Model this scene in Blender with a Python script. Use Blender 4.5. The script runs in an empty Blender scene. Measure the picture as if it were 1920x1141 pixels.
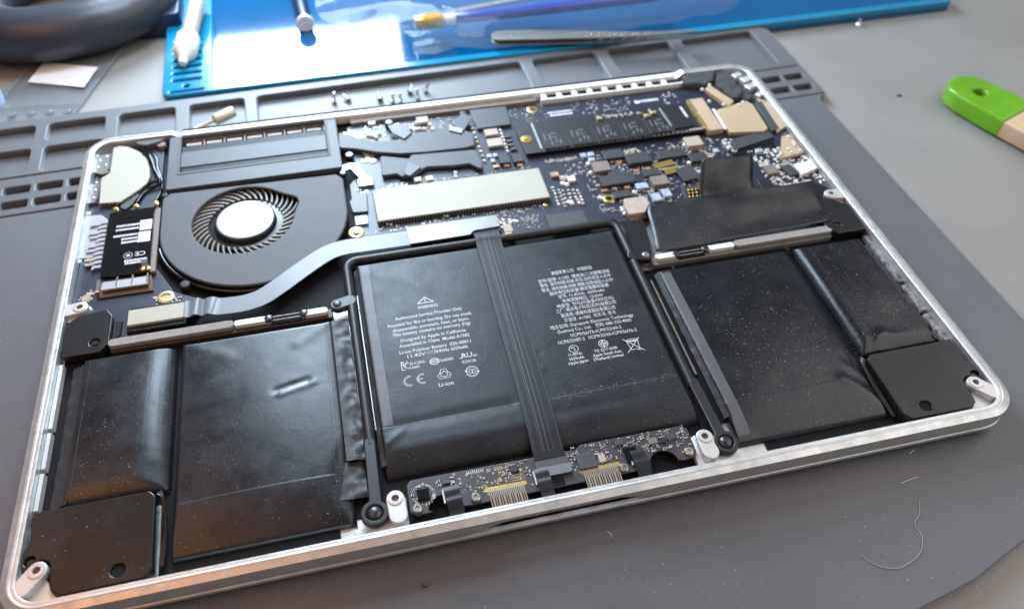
import bpy, bmesh, math, random
from mathutils import Vector, Matrix, noise

# ------------------------------------------------------------------ camera, lights, exposure
sc = bpy.context.scene
U = 0.001                                     # every length below is in millimetres
ZR = 12.0                                     # height of the laptop's rim over the grey mat

cam_d = bpy.data.cameras.new('camera')
cam = bpy.data.objects.new('camera', cam_d)
sc.collection.objects.link(cam)
RX = Vector((0.9733868, -0.2287193, 0.0143365))
RY = Vector((0.1598943, 0.7226329, 0.6724845))
RZ = Vector((-0.1641702, -0.6522953, 0.7399723))
m = Matrix((RX, RY, RZ)).transposed().to_4x4()
m.translation = Vector((112.64, -107.72, 226.21)) * U
cam.matrix_world = m
cam_d.sensor_width = 36
cam_d.lens = 28.125
cam_d.clip_start = 0.005
cam_d.clip_end = 20
cam_d.dof.use_dof = True
cam_d.dof.focus_distance = 0.258
cam_d.dof.aperture_fstop = 11.5
sc.camera = cam

w = bpy.data.worlds.new('World'); sc.world = w; w.use_nodes = True
bg = w.node_tree.nodes['Background']
bg.inputs[0].default_value = (0.88, 0.94, 1.0, 1)
bg.inputs[1].default_value = 0.20

def area(name, loc, target, sx, sy, power, col):
    l = bpy.data.lights.new(name, 'AREA'); l.shape = 'RECTANGLE'
    l.size = sx * U; l.size_y = sy * U; l.energy = power; l.color = col
    o = bpy.data.objects.new(name, l); sc.collection.objects.link(o)
    o.location = Vector(loc) * U
    d = (Vector(target) - Vector(loc))
    o.rotation_euler = d.to_track_quat('-Z', 'Y').to_euler()
    return o
area('bench_lamp', (86, 600, 268), (88, 200, 0), 185, 210, 5.4, (0.66, 0.83, 1.0))
area('bench_lamp_head', (112, 335, 305), (108, 265, 0), 170, 120, 1.15, (0.66, 0.83, 1.0))
area('warm_room_lamp', (-150, 0, 430), (20, 20, 0), 520, 200, 1.0, (1.0, 0.38, 0.11))
area('side_window', (830, -40, 680), (250, 60, 0), 1150, 800, 5.6, (1.0, 0.98, 0.96))

vs = sc.view_settings
vs.view_transform = 'Standard'; vs.look = 'None'; vs.exposure = 0.0; vs.gamma = 1.0
vs.use_curve_mapping = False
sc.render.engine = 'CYCLES'
sc.cycles.use_denoising = True
sc.cycles.max_bounces = 8
sc.cycles.transparent_max_bounces = 12
sc.cycles.sample_clamp_indirect = 6

rnd = random.Random(7)

# ------------------------------------------------------------------ materials
MATS = {}
def mat(name, col, rough=0.5, metal=0.0, spec=0.5, var=0.0, vscale=60, bump=0.0, bscale=400,
        dust=0.0, dscale=260, dcol=(0.34, 0.335, 0.33), rvar=0.0, coat=0.0, trans=0.0, aniso=0.0,
        smear=0.0, alpha=1.0, col2=None, crinkle=0.0, crinkle_scale=90, sheen=0.0):
    """a Principled material with grain, patchy tone, fine relief and specks of dust in object space"""
    M = bpy.data.materials.new(name); M.use_nodes = True
    nt = M.node_tree; N = nt.nodes; L = nt.links
    b = N['Principled BSDF']
    b.inputs['Base Color'].default_value = (*col, 1)
    b.inputs['Roughness'].default_value = rough
    b.inputs['Metallic'].default_value = metal
    b.inputs['Specular IOR Level'].default_value = spec
    b.inputs['Coat Weight'].default_value = coat
    b.inputs['Coat Roughness'].default_value = 0.15
    b.inputs['Transmission Weight'].default_value = trans
    b.inputs['Anisotropic'].default_value = aniso
    b.inputs['Alpha'].default_value = alpha
    b.inputs['Sheen Weight'].default_value = sheen
    b.inputs['Sheen Roughness'].default_value = 0.45
    tc = N.new('ShaderNodeTexCoord')
    csock = None; rsock = None
    def mix(a, bcol, fac):
        x = N.new('ShaderNodeMix'); x.data_type = 'RGBA'
        if isinstance(a, tuple): x.inputs[6].default_value = (*a, 1)
        else: L.new(a, x.inputs[6])
        if isinstance(bcol, tuple): x.inputs[7].default_value = (*bcol, 1)
        else: L.new(bcol, x.inputs[7])
        L.new(fac, x.inputs[0]); return x.outputs[2]
    def ramp(sock, lo, hi, a=0.0, bb=1.0):
        r = N.new('ShaderNodeMapRange'); r.inputs[1].default_value = lo; r.inputs[2].default_value = hi
        r.inputs[3].default_value = a; r.inputs[4].default_value = bb
        L.new(sock, r.inputs[0]); return r.outputs[0]
    def tex(scale, detail=4, rough_=0.6):
        t = N.new('ShaderNodeTexNoise'); t.inputs['Scale'].default_value = scale
        t.inputs['Detail'].default_value = detail; t.inputs['Roughness'].default_value = rough_
        L.new(tc.outputs['Object'], t.inputs['Vector']); return t.outputs['Fac']
    if var or col2:
        f = ramp(tex(vscale), 0.3, 0.7)
        c2 = col2 or tuple(min(1, c * (1 + var)) for c in col)
        c1 = tuple(c * (1 - var) for c in col) if not col2 else col
        csock = mix(c1, c2, f)
    if rvar:
        rsock = ramp(tex(vscale * 1.7 + 13), 0.3, 0.7, max(0.02, rough - rvar), min(1, rough + rvar))
    if smear:
        f = ramp(tex(38, 6, 0.7), 0.48, 0.75, 0, smear)
        csock = mix(csock if csock else col, dcol, f)
        f2 = ramp(f, 0, 1, rough, 0.9)
        rsock = f2
    if dust:
        tot = None
        for k, (s, lim) in enumerate(((dscale, 0.13), (dscale * 2.2, 0.20), (dscale * 4.5, 0.28))):
            v = N.new('ShaderNodeTexVoronoi'); v.inputs['Scale'].default_value = s
            v.inputs['Randomness'].default_value = 1
            mp = N.new('ShaderNodeMapping'); mp.inputs['Location'].default_value = (k * 3.1, 1.7, 0.4)
            wob = N.new('ShaderNodeTexNoise'); wob.inputs['Scale'].default_value = s * 2.2
            L.new(tc.outputs['Object'], mp.inputs['Vector'])
            L.new(mp.outputs[0], wob.inputs['Vector'])
            vm = N.new('ShaderNodeVectorMath'); vm.operation = 'MULTIPLY_ADD'
            L.new(wob.outputs['Color'], vm.inputs[0])
            vm.inputs[1].default_value = (0.5 / s,) * 3
            L.new(mp.outputs[0], vm.inputs[2])
            L.new(vm.outputs[0], v.inputs['Vector'])
            sep = N.new('ShaderNodeSeparateColor'); L.new(v.outputs['Color'], sep.inputs[0])
            # only some cells carry a speck, and specks differ in size
            size = ramp(sep.outputs[0], 1 - dust * (0.9 if k else 0.55), 1.0, 0.0, lim)
            d = N.new('ShaderNodeMath'); d.operation = 'LESS_THAN'
            L.new(v.outputs['Distance'], d.inputs[0]); L.new(size, d.inputs[1])
            br = N.new('ShaderNodeMath'); br.operation = 'MULTIPLY'
            L.new(d.outputs[0], br.inputs[0]); L.new(ramp(sep.outputs[1], 0, 1, 0.15, 0.95), br.inputs[1])
            if tot is None: tot = br.outputs[0]
            else:
                mx = N.new('ShaderNodeMath'); mx.operation = 'MAXIMUM'
                L.new(tot, mx.inputs[0]); L.new(br.outputs[0], mx.inputs[1]); tot = mx.outputs[0]
        patch = ramp(tex(34, 5, 0.65), 0.40, 0.66, 0.03, 1.0)
        pm = N.new('ShaderNodeMath'); pm.operation = 'MULTIPLY'
        L.new(tot, pm.inputs[0]); L.new(patch, pm.inputs[1])
        csock = mix(csock if csock else col, dcol, pm.outputs[0])
    if csock: L.new(csock, b.inputs['Base Color'])
    if rsock: L.new(rsock, b.inputs['Roughness'])
    if bump:
        bn = N.new('ShaderNodeBump'); bn.inputs['Strength'].default_value = bump
        bn.inputs['Distance'].default_value = 0.0004
        L.new(tex(bscale, 3), bn.inputs['Height']); L.new(bn.outputs[0], b.inputs['Normal'])
        if crinkle:                                  # soft creases of a loose skin
            rg = N.new('ShaderNodeTexNoise'); rg.inputs['Scale'].default_value = crinkle_scale
            rg.inputs['Detail'].default_value = 3; rg.inputs['Distortion'].default_value = 1.2
            L.new(tc.outputs['Object'], rg.inputs['Vector'])
            ab = N.new('ShaderNodeMath'); ab.operation = 'ABSOLUTE'
            sb = N.new('ShaderNodeMath'); sb.operation = 'SUBTRACT'; sb.inputs[1].default_value = 0.5
            L.new(rg.outputs['Fac'], sb.inputs[0]); L.new(sb.outputs[0], ab.inputs[0])
            b2 = N.new('ShaderNodeBump'); b2.inputs['Strength'].default_value = crinkle
            b2.inputs['Distance'].default_value = 0.0012
            L.new(ab.outputs[0], b2.inputs['Height']); L.new(bn.outputs[0], b2.inputs['Normal']); L.new(b2.outputs[0], b.inputs['Normal'])
    if aniso:
        tg = N.new('ShaderNodeTangent'); tg.direction_type = 'UV_MAP'; L.new(tg.outputs[0], b.inputs['Tangent']); b.inputs['Anisotropic Rotation'].default_value = 0.25
    MATS[name] = M
    return M

mat('anodised_aluminium', (0.62, 0.62, 0.61), 0.42, 0.72, var=0.10, vscale=140, bump=0.12, bscale=2200, rvar=0.12, dust=0.14, dscale=300, dcol=(0.22, 0.20, 0.17))
mat('machined_aluminium', (0.60, 0.60, 0.59), 0.42, 0.4, var=0.06, vscale=120, bump=0.08, bscale=1800)
mat('pale_metal', (0.86, 0.85, 0.81), 0.55, 0.15, var=0.05, vscale=150)
mat('lid_aluminium', (0.40, 0.40, 0.41), 0.38, 0.85, var=0.05, vscale=90)
mat('battery_film', (0.011, 0.012, 0.015), 0.33, 0, 0.45, var=0.25, vscale=45, bump=0.05, bscale=700, dust=0.46, dscale=470, rvar=0.08, crinkle=0.05)
mat('battery_film_dusty', (0.009, 0.010, 0.013), 0.27, 0, 0.42, var=0.25, vscale=45, bump=0.05, bscale=700, dust=0.72, dscale=500, rvar=0.08, crinkle=0.05)
mat('mottled_adhesive', (0.02, 0.02, 0.02), 0.6, col2=(0.42, 0.42, 0.42), vscale=420, bump=0.4)
mat('battery_film_soft', (0.016, 0.017, 0.021), 0.42, 0, 0.33, var=0.2, vscale=45, bump=0.06, bscale=700, dust=0.30, dscale=470, rvar=0.08, crinkle=0.08)
mat('battery_edge_film', (0.026, 0.026, 0.029), 0.5, 0, 0.5, var=0.2, bump=0.25, bscale=500, dust=0.12, dscale=300)
mat('battery_band', (0.085, 0.086, 0.092), 0.5, 0, 0.5, var=0.12, vscale=120, bump=0.2, bscale=500, dust=0.1)
mat('dull_grey', (0.17, 0.17, 0.16), 0.6, 0.1, var=0.12, vscale=200, bump=0.1)
mat('bracket_brown', (0.040, 0.027, 0.022), 0.5, var=0.2)
mat('dusty_seam', (0.10, 0.10, 0.10), 0.85, col2=(0.02, 0.02, 0.02), vscale=700)
mat('black_plastic', (0.010, 0.010, 0.011), 0.34, 0, 0.5, var=0.2, bump=0.12, bscale=1200, dust=0.07, dscale=260)
mat('speaker_plastic', (0.009, 0.009, 0.010), 0.30, 0, 0.36, bump=0.10, bscale=1600, dust=0.10, dscale=260, smear=0.05, rvar=0.05)
mat('black_rubber', (0.014, 0.014, 0.015), 0.45, 0, 0.5)
mat('black_void', (0.004, 0.004, 0.005), 0.7, 0, 0.2)
mat('black_gloss', (0.006, 0.006, 0.007), 0.12)
mat('black_tape', (0.012, 0.012, 0.014), 0.38, 0, 0.5, bump=0.06, bscale=1500, crinkle=0.2, crinkle_scale=70, dust=0.14, dscale=260, smear=0.06)
mat('fan_plastic', (0.075, 0.078, 0.086), 0.62, 0, 0.40, sheen=0.25, bump=0.12, bscale=2600, var=0.06, vscale=50, dust=0.03)
mat('dark_grey_plastic', (0.06, 0.063, 0.07), 0.45, 0, 0.5, bump=0.1, bscale=1500, var=0.1)
mat('heat_pipe_paint', (0.065, 0.068, 0.075), 0.52, 0.0, 0.42, sheen=0.2, var=0.12, vscale=60, bump=0.05)
mat('fan_blade', (0.20, 0.185, 0.165), 0.5, 0, 0.5)
mat('circuit_board', (0.020, 0.023, 0.042), 0.42, 0, 0.5, var=0.25, vscale=240, bump=0.12, bscale=1400, dust=0.05)
mat('touch_board', (0.042, 0.039, 0.046), 0.42, 0, 0.5, var=0.25, vscale=240, bump=0.10, bscale=1400, dust=0.12, dscale=400)
mat('tinned_shield', (0.40, 0.39, 0.32), 0.6, 0.05, var=0.03, vscale=80)
mat('chip_black', (0.014, 0.014, 0.016), 0.45, bump=0.2, bscale=1500, var=0.3, vscale=500)
mat('chip_grey', (0.050, 0.050, 0.054), 0.5, var=0.2, vscale=500, bump=0.2)
mat('coil_black', (0.030, 0.031, 0.033), 0.6, var=0.5, vscale=700, bump=0.6, bscale=900)
mat('coil_beige', (0.42, 0.35, 0.29), 0.6, var=0.1, vscale=500, bump=0.15)
mat('coil_brown', (0.20, 0.165, 0.14), 0.6, var=0.2, vscale=600, bump=0.2)
mat('cap_blue', (0.42, 0.48, 0.58), 0.45, 0.2, var=0.35, vscale=800)
mat('cap_tan', (0.36, 0.24, 0.15), 0.5, var=0.4, vscale=900)
mat('solder', (0.82, 0.82, 0.80), 0.25, 0.5)
mat('gold', (0.86, 0.60, 0.20), 0.28, 0.9)
mat('brass_pale', (0.62, 0.50, 0.27), 0.38, 0.55, var=0.1)
mat('copper', (0.62, 0.33, 0.18), 0.4, 0.6, var=0.2, vscale=600)
mat('tan_tape', (0.46, 0.35, 0.23), 0.5, 0, 0.4, var=0.05, bump=0.06)
mat('foam_grey', (0.30, 0.285, 0.265), 0.95, var=0.15, vscale=900, bump=0.8, bscale=2500)
mat('foam_dark', (0.055, 0.055, 0.057), 0.95, var=0.3, vscale=300, bump=0.9, bscale=1300)
mat('steel_plate', (0.24, 0.235, 0.22), 0.38, 0.6, var=0.08, vscale=120, bump=0.05, smear=0.12)
mat('steel_bright', (0.72, 0.72, 0.72), 0.22, 0.95)
mat('hub_steel', (0.42, 0.43, 0.45), 0.18, 1.0)
mat('white_connector', (0.78, 0.76, 0.74), 0.5)
mat('cable_white', (0.17, 0.185, 0.205), 0.36, 0.0, 0.5, var=0.04, vscale=70, rvar=0.04)
mat('ribbon_dark', (0.016, 0.017, 0.020), 0.45, 0, 0.3, var=0.1, dust=0.04)
mat('ribbon_line', (0.10, 0.104, 0.112), 0.4)
mat('silver_flex', (0.40, 0.41, 0.43), 0.42, 0.35, var=0.05)
mat('flex_clear', (0.42, 0.38, 0.31), 0.35, 0.2, var=0.1)
mat('print_white', (0.60, 0.61, 0.64), 0.6)
mat('print_grey', (0.11, 0.11, 0.115), 0.6)
mat('print_gold', (0.50, 0.37, 0.17), 0.45, 0.3)
mat('screw_dark', (0.06, 0.06, 0.07), 0.32, 0.7)
mat('screw_steel', (0.50, 0.47, 0.42), 0.28, 0.9)
mat('hole_brown', (0.10, 0.055, 0.03), 0.5, 0.5)
mat('grey_silicone', (0.085, 0.088, 0.098), 0.5, 0, 0.7, var=0.07, vscale=22, bump=0.10, bscale=1800, dust=0.30, dscale=210, dcol=(0.30, 0.295, 0.29), rvar=0.10, crinkle=0.05, crinkle_scale=30, sheen=0.35, smear=0.05)
mat('desk_laminate', (0.27, 0.26, 0.245), 0.5, 0, 0.35, var=0.10, vscale=14, bump=0.06, bscale=900, dust=0.05, dscale=120, dcol=(0.16, 0.15, 0.14), smear=0.0, rvar=0.05)
mat('blue_silicone', (0.004, 0.20, 0.36), 0.16, 0, 0.5, var=0.06, vscale=20)
mat('blue_shaded', (0.002, 0.08, 0.21), 0.07, 0, 0.5, var=0.06, vscale=20)  # same silicone, darker: the field's lack of light is put into the colour
mat('blue_dark', (0.004, 0.016, 0.055), 0.35, 0, 0.5)
mat('white_plastic', (0.78, 0.77, 0.66), 0.4, 0, 0.5)
mat('black_cushion', (0.030, 0.033, 0.045), 0.38, 0, 0.5, var=0.15, vscale=40, bump=0.25, bscale=350)
mat('brown_lining', (0.06, 0.035, 0.028), 0.8)
mat('paper_label', (0.82, 0.80, 0.80), 0.75)
mat('wood_pale', (0.62, 0.44, 0.28), 0.55, var=0.12, vscale=60, bump=0.1)
mat('green_paint', (0.14, 0.38, 0.012), 0.28, 0, 0.5, dust=0.25, dscale=180, dcol=(0.03, 0.10, 0.006), rvar=0.08, var=0.16, vscale=40, bump=0.1, bscale=200)
mat('blue_handle', (0.006, 0.05, 0.42), 0.18, 0, 0.5, coat=0.4)
mat('pale_blue_plastic', (0.42, 0.52, 0.72), 0.35)
mat('wood_bit', (0.60, 0.55, 0.42), 0.4, 0.35, var=0.1)
mat('hair_pale', (0.44, 0.43, 0.41), 0.6)
mat('crumb_brown', (0.13, 0.085, 0.04), 0.8)

def clear(name, tint, op, rough):
    """clear film: mostly see-through with a glossy skin"""
    M = bpy.data.materials.new(name); M.use_nodes = True
    nt = M.node_tree; N = nt.nodes; L = nt.links
    out = N['Material Output']; N.remove(N['Principled BSDF'])
    t = N.new('ShaderNodeBsdfTransparent'); t.inputs[0].default_value = (*tint, 1)
    g = N.new('ShaderNodeBsdfPrincipled'); g.inputs['Base Color'].default_value = (0.30, 0.33, 0.36, 1)
    g.inputs['Roughness'].default_value = rough
    tc = N.new('ShaderNodeTexCoord'); n = N.new('ShaderNodeTexNoise'); n.inputs['Scale'].default_value = 60
    L.new(tc.outputs['Object'], n.inputs['Vector'])
    bn = N.new('ShaderNodeBump'); bn.inputs['Strength'].default_value = 0.5; bn.inputs['Distance'].default_value = 0.002
    L.new(n.outputs['Fac'], bn.inputs['Height']); L.new(bn.outputs[0], g.inputs['Normal'])
    mx = N.new('ShaderNodeMixShader'); mx.inputs[0].default_value = op
    L.new(t.outputs[0], mx.inputs[1]); L.new(g.outputs[0], mx.inputs[2]); L.new(mx.outputs[0], out.inputs[0])
    MATS[name] = M
clear('clear_film', (0.92, 0.96, 0.98), 0.15, 0.10)
clear('zip_film', (0.88, 0.91, 0.93), 0.34, 0.16)
clear('clear_rod', (0.9, 0.93, 0.95), 0.35, 0.1)

# ------------------------------------------------------------------ mesh helpers (millimetres in, metres out)
COL = sc.collection
def link(name, me, material=None, parent=None, smooth=None):
    o = bpy.data.objects.new(name, me); COL.objects.link(o)
    if material:
        me.materials.clear(); me.materials.append(MATS[material])
    if parent is not None:
        o.parent = parent
        o.matrix_parent_inverse = parent.matrix_world.inverted()
    if smooth is not None and me.polygons:
        me.polygons.foreach_set('use_smooth', [True] * len(me.polygons))
        if smooth < 179:
            me.set_sharp_from_angle(angle=math.radians(smooth))
    return o
def tag(o, label=None, cat=None, group=None, kind=None):
    if label: o['label'] = label
    if cat: o['category'] = cat
    if group: o['group'] = group
    if kind: o['kind'] = kind
    return o
def empty(name, loc):
    o = bpy.data.objects.new(name, None); COL.objects.link(o)
    o.empty_display_size = 0.01
    o.location = Vector(loc) * U
    o.matrix_world = Matrix.Translation(Vector(loc) * U)
    return o
def pydata(name, vs_, fs, material, parent=None, smooth=None):
    me = bpy.data.meshes.new(name)
    me.from_pydata([Vector(v) * U for v in vs_], [], fs); me.update()
    return link(name, me, material, parent, smooth)

def rr(x0, y0, x1, y1, r, n=6, sub=1):
    """rounded rectangle, anticlockwise"""
    pts = []
    cs = [(x1 - r, y0 + r, -90), (x1 - r, y1 - r, 0), (x0 + r, y1 - r, 90), (x0 + r, y0 + r, 180)]
    for i, (cx, cy, a) in enumerate(cs):
        for k in range(n + 1):
            t = math.radians(a + 90 * k / n)
            pts.append((cx + r * math.cos(t), cy + r * math.sin(t)))
        nx, ny, na = cs[(i + 1) % 4]
        if sub > 1:
            t = math.radians(na); q = (nx + r * math.cos(t), ny + r * math.sin(t)); p = pts[-1]
            for k in range(1, sub):
                f = k / sub; pts.append((p[0] + (q[0] - p[0]) * f, p[1] + (q[1] - p[1]) * f))
    return pts
def circ(cx, cy, r, n=24, ry=None):
    ry = ry or r
    return [(cx + r * math.cos(2 * math.pi * k / n), cy + ry * math.sin(2 * math.pi * k / n)) for k in range(n)]
def fillet(pts, r, n=4):
    """round the corners of a polygon; r may be a list"""
    out = []; N = len(pts)
    for i in range(N):
        p0 = Vector(pts[i - 1]); p = Vector(pts[i]); p1 = Vector(pts[(i + 1) % N])
        rad = r[i] if isinstance(r, (list, tuple)) else r
        a = p0 - p; b = p1 - p
        if rad <= 0 or a.length < 1e-6 or b.length < 1e-6: out.append(tuple(p)); continue
        ang = a.angle(b)
        if ang > 3.05: out.append(tuple(p)); continue
        d = min(rad / math.tan(ang / 2), a.length * 0.48, b.length * 0.48)
        s = p + a.normalized() * d; e = p + b.normalized() * d
        for k in range(n + 1):
            t = k / n
            out.append(tuple(s * (1 - t) ** 2 + p * 2 * t * (1 - t) + e * t * t))
    return out

def plate(name, loops, z0, z1, material, parent=None, bev=0.0, smooth=35, res=2):
    """flat plate with holes: first loop is the outline, the rest are openings; top edges eased by bev"""
    if loops and isinstance(loops[0][0], (int, float)): loops = [loops]
    cu = bpy.data.curves.new(name, 'CURVE'); cu.dimensions = '2D'; cu.fill_mode = 'BOTH'
    h = (z1 - z0) / 2
    bev = min(bev, h * 0.95)
    for lp in loops:
        s = cu.splines.new('POLY'); s.points.add(len(lp) - 1)
        for i, p in enumerate(lp): s.points[i].co = (p[0] * U, p[1] * U, 0, 1)
        s.use_cyclic_u = True
    cu.extrude = (h - bev) * U; cu.bevel_depth = bev * U; cu.bevel_resolution = res; cu.offset = -bev * U
    o = bpy.data.objects.new(name, cu); COL.objects.link(o)
    me = bpy.data.meshes.new_from_object(o.evaluated_get(bpy.context.evaluated_depsgraph_get()))
    bpy.data.objects.remove(o); bpy.data.curves.remove(cu)
    me.name = name
    me.transform(Matrix.Translation((0, 0, (z0 + z1) / 2 * U)))
    bm = bmesh.new(); bm.from_mesh(me); bmesh.ops.remove_doubles(bm, verts=bm.verts, dist=1e-7)
    bmesh.ops.recalc_face_normals(bm, faces=bm.faces)
    flat = [abs(f.normal.z) > 0.9995 for f in bm.faces]
    bm.to_mesh(me); bm.free()
    o = link(name, me, material, parent, smooth)
    for p, f in zip(me.polygons, flat):
        if f: p.use_smooth = False
    return o

def prism_bm(bm, pts, z0, z1, bev=0.0):
    """add a simple prism with a chamfered top rim to a bmesh"""
    n = len(pts)
    cx = sum(p[0] for p in pts) / n; cy = sum(p[1] for p in pts) / n
    lv = [[(p[0], p[1], z0) for p in pts]]
    if bev:
        lv.append([(p[0], p[1], z1 - bev) for p in pts])
        q = []
        for p in pts:
            d = math.hypot(p[0] - cx, p[1] - cy) or 1
            q.append((p[0] - (p[0] - cx) / d * bev * 1.3, p[1] - (p[1] - cy) / d * bev * 1.3, z1))
        lv.append(q)
    else: lv.append([(p[0], p[1], z1) for p in pts])
    vv = [[bm.verts.new(Vector(v) * U) for v in l] for l in lv]
    for a, b in zip(vv, vv[1:]):
        for i in range(n):
            bm.faces.new((a[i], a[(i + 1) % n], b[(i + 1) % n], b[i]))
    bm.faces.new(vv[-1]); bm.faces.new(vv[0][::-1])
def prism(name, pts, z0, z1, material, parent=None, bev=0.0, smooth=None):
    area2 = sum(pts[i - 1][0] * pts[i][1] - pts[i][0] * pts[i - 1][1] for i in range(len(pts)))
    if area2 < 0: pts = pts[::-1]
    bm = bmesh.new(); prism_bm(bm, pts, z0, z1, bev)
    me = bpy.data.meshes.new(name); bm.to_mesh(me); bm.free()
    return link(name, me, material, parent, smooth)
def rect(cx, cy, w_, d_, ang=0):
    c, s = math.cos(ang), math.sin(ang)
    return [(cx + c * x - s * y, cy + s * x + c * y) for x, y in
            ((-w_ / 2, -d_ / 2), (w_ / 2, -d_ / 2), (w_ / 2, d_ / 2), (-w_ / 2, d_ / 2))]
def box(name, cx, cy, w_, d_, z0, z1, material, parent=None, bev=0.12, ang=0):
    return prism(name, rect(cx, cy, w_, d_, math.radians(ang)), z0, z1, material, parent, bev)

def loft(name, rings, material, parent=None, closed=True, cap0=False, cap1=False, smooth=40):
    """skin a list of equal rings of 3D points"""
    n = len(rings[0]); vs_ = [p for r in rings for p in r]; fs = []
    for a in range(len(rings) - 1):
        for i in range(n if closed else n - 1):
            j = (i + 1) % n
            fs.append((a * n + i, a * n + j, (a + 1) * n + j, (a + 1) * n + i))
    if cap0: fs.append(tuple(range(n))[::-1])
    if cap1: fs.append(tuple((len(rings) - 1) * n + i for i in range(n)))
    return pydata(name, vs_, fs, material, parent, smooth)
def lathe(name, c, prof, material, parent=None, n=24, axis=(0, 0, 1), smooth=40, caps=True):
    """turn a profile of (radius, height) round an axis through c"""
    q = Vector((0, 0, 1)).rotation_difference(Vector(axis).normalized())
    rings = []
    for r, h in prof:
        rings.append([tuple(Vector(c) + q @ Vector((r * math.cos(2 * math.pi * k / n), r * math.sin(2 * math.pi * k / n), h))) for k in range(n)])
    return loft(name, rings, material, parent, True, caps, caps, smooth)
def smooth_path(pts, n=6):
    """Catmull-Rom through 3D points"""
    P = [Vector(p) for p in pts]; out = []
    for i in range(len(P) - 1):
        p0 = P[i - 1] if i else P[0] * 2 - P[1]; p1, p2 = P[i], P[i + 1]
        p3 = P[i + 2] if i + 2 < len(P) else p2 * 2 - p1
        for k in range(n):
            t = k / n
            out.append(0.5 * ((2 * p1) + (p2 - p0) * t + (2 * p0 - 5 * p1 + 4 * p2 - p3) * t * t + (3 * p1 - p0 - 3 * p2 + p3) * t ** 3))
    out.append(P[-1]); return out
def tube(name, pts, r, material, parent=None, n=10, sm=0, flat=1.0, rend=None):
    P = smooth_path(pts, sm) if sm else [Vector(p) for p in pts]
    rings = []
    for i, p in enumerate(P):
        t = (P[min(i + 1, len(P) - 1)] - P[max(i - 1, 0)]).normalized()
        up = Vector((0, 0, 1)) if abs(t.z) < 0.95 else Vector((0, 1, 0))
        s = t.cross(up).normalized(); u = s.cross(t)
        rad = r if rend is None else r + (rend - r) * i / (len(P) - 1)
        rings.append([tuple(p + s * rad * math.cos(2 * math.pi * k / n) + u * rad * flat * math.sin(2 * math.pi * k / n)) for k in range(n)])
    return loft(name, rings, material, parent, True, True, True, 50)
def strip(name, path, width, thick, material, parent=None, sm=0):
    """flat ribbon along a 3D path, lying in its own plane"""
    P = smooth_path(path, sm) if sm else [Vector(p) for p in path]
    rings = []
    for i, p in enumerate(P):
        t = (P[min(i + 1, len(P) - 1)] - P[max(i - 1, 0)]); t2 = Vector((t.x, t.y, 0))
        s = Vector((t2.y, -t2.x, 0)).normalized() * (width / 2)
        up = s.normalized().cross(t.normalized()) * thick
        rings.append([tuple(p - s), tuple(p + s), tuple(p + s + up), tuple(p - s + up)])
    return loft(name, rings, material, parent, True, True, True, 30)

def text_mesh(body, size, align='CENTER', bold=0.0):
    cu = bpy.data.curves.new('t', 'FONT'); cu.body = body; cu.size = size; cu.align_x = align
    cu.offset = bold; cu.resolution_u = 2
    o = bpy.data.objects.new('t', cu); COL.objects.link(o)
    me = bpy.data.meshes.new_from_object(o.evaluated_get(bpy.context.evaluated_depsgraph_get()))
    bpy.data.objects.remove(o); bpy.data.curves.remove(cu)
    vs_ = [tuple(v.co) for v in me.vertices]; fs = [tuple(p.vertices) for p in me.polygons]
    bpy.data.meshes.remove(me)
    return vs_, fs
class Print:
    """flat print laid on a surface z = h(x, y)"""
    def __init__(self): self.v = []; self.f = []
    def text(self, body, cx, y, width, height=None, rot=0, bold=0.008):
        v, f = text_mesh(body, 1.0, 'LEFT', bold)
        if not v: return
        x0 = min(p[0] for p in v); x1 = max(p[0] for p in v)
        s = width / (x1 - x0); sy = height if height else s
        b = len(self.v); c, sn = math.cos(rot), math.sin(rot)
        for p in v:
            X = (p[0] - (x0 + x1) / 2) * s; Y = p[1] * sy
            self.v.append((cx + c * X - sn * Y, y + sn * X + c * Y))
        self.f += [tuple(i + b for i in q) for q in f]
    def line(self, pts, w_, closed=False):
        n = len(pts)
        for i in range(n if closed else n - 1):
            p = Vector(pts[i]); q = Vector(pts[(i + 1) % n]); d = (q - p)
            if d.length < 1e-6: continue
            d.normalize(); s = Vector((-d.y, d.x)) * w_ / 2; e = d * w_ * 0.35
            b = len(self.v)
            self.v += [tuple(p - s - e), tuple(q - s + e), tuple(q + s + e), tuple(p + s - e)]
            self.f.append((b, b + 1, b + 2, b + 3))
    def poly(self, pts):
        b = len(self.v); self.v += list(pts); self.f.append(tuple(range(b, b + len(pts))))
    def build(self, name, h, material, parent, lift=0.03):
        vs_ = [(x, y, (h(x, y) if callable(h) else h) + lift) for x, y in self.v]
        return pydata(name, vs_, self.f, material, parent)

# ------------------------------------------------------------------ the setting: desk top
def desk():
    n = 2
    pts = [(-1500, -700, -4.6), (1700, -700, -4.6), (1700, 1500, -4.6), (-1500, 1500, -4.6)]
    low = [(x, y, -30) for x, y, z in pts]
    o = pydata('desk_top', pts + low, [(0, 1, 2, 3), (7, 6, 5, 4), (0, 4, 5, 1), (1, 5, 6, 2), (2, 6, 7, 3), (3, 7, 4, 0)], 'desk_laminate')
    tag(o, 'plain warm grey desk top under the mats', None, None, 'structure')
desk()

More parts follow.
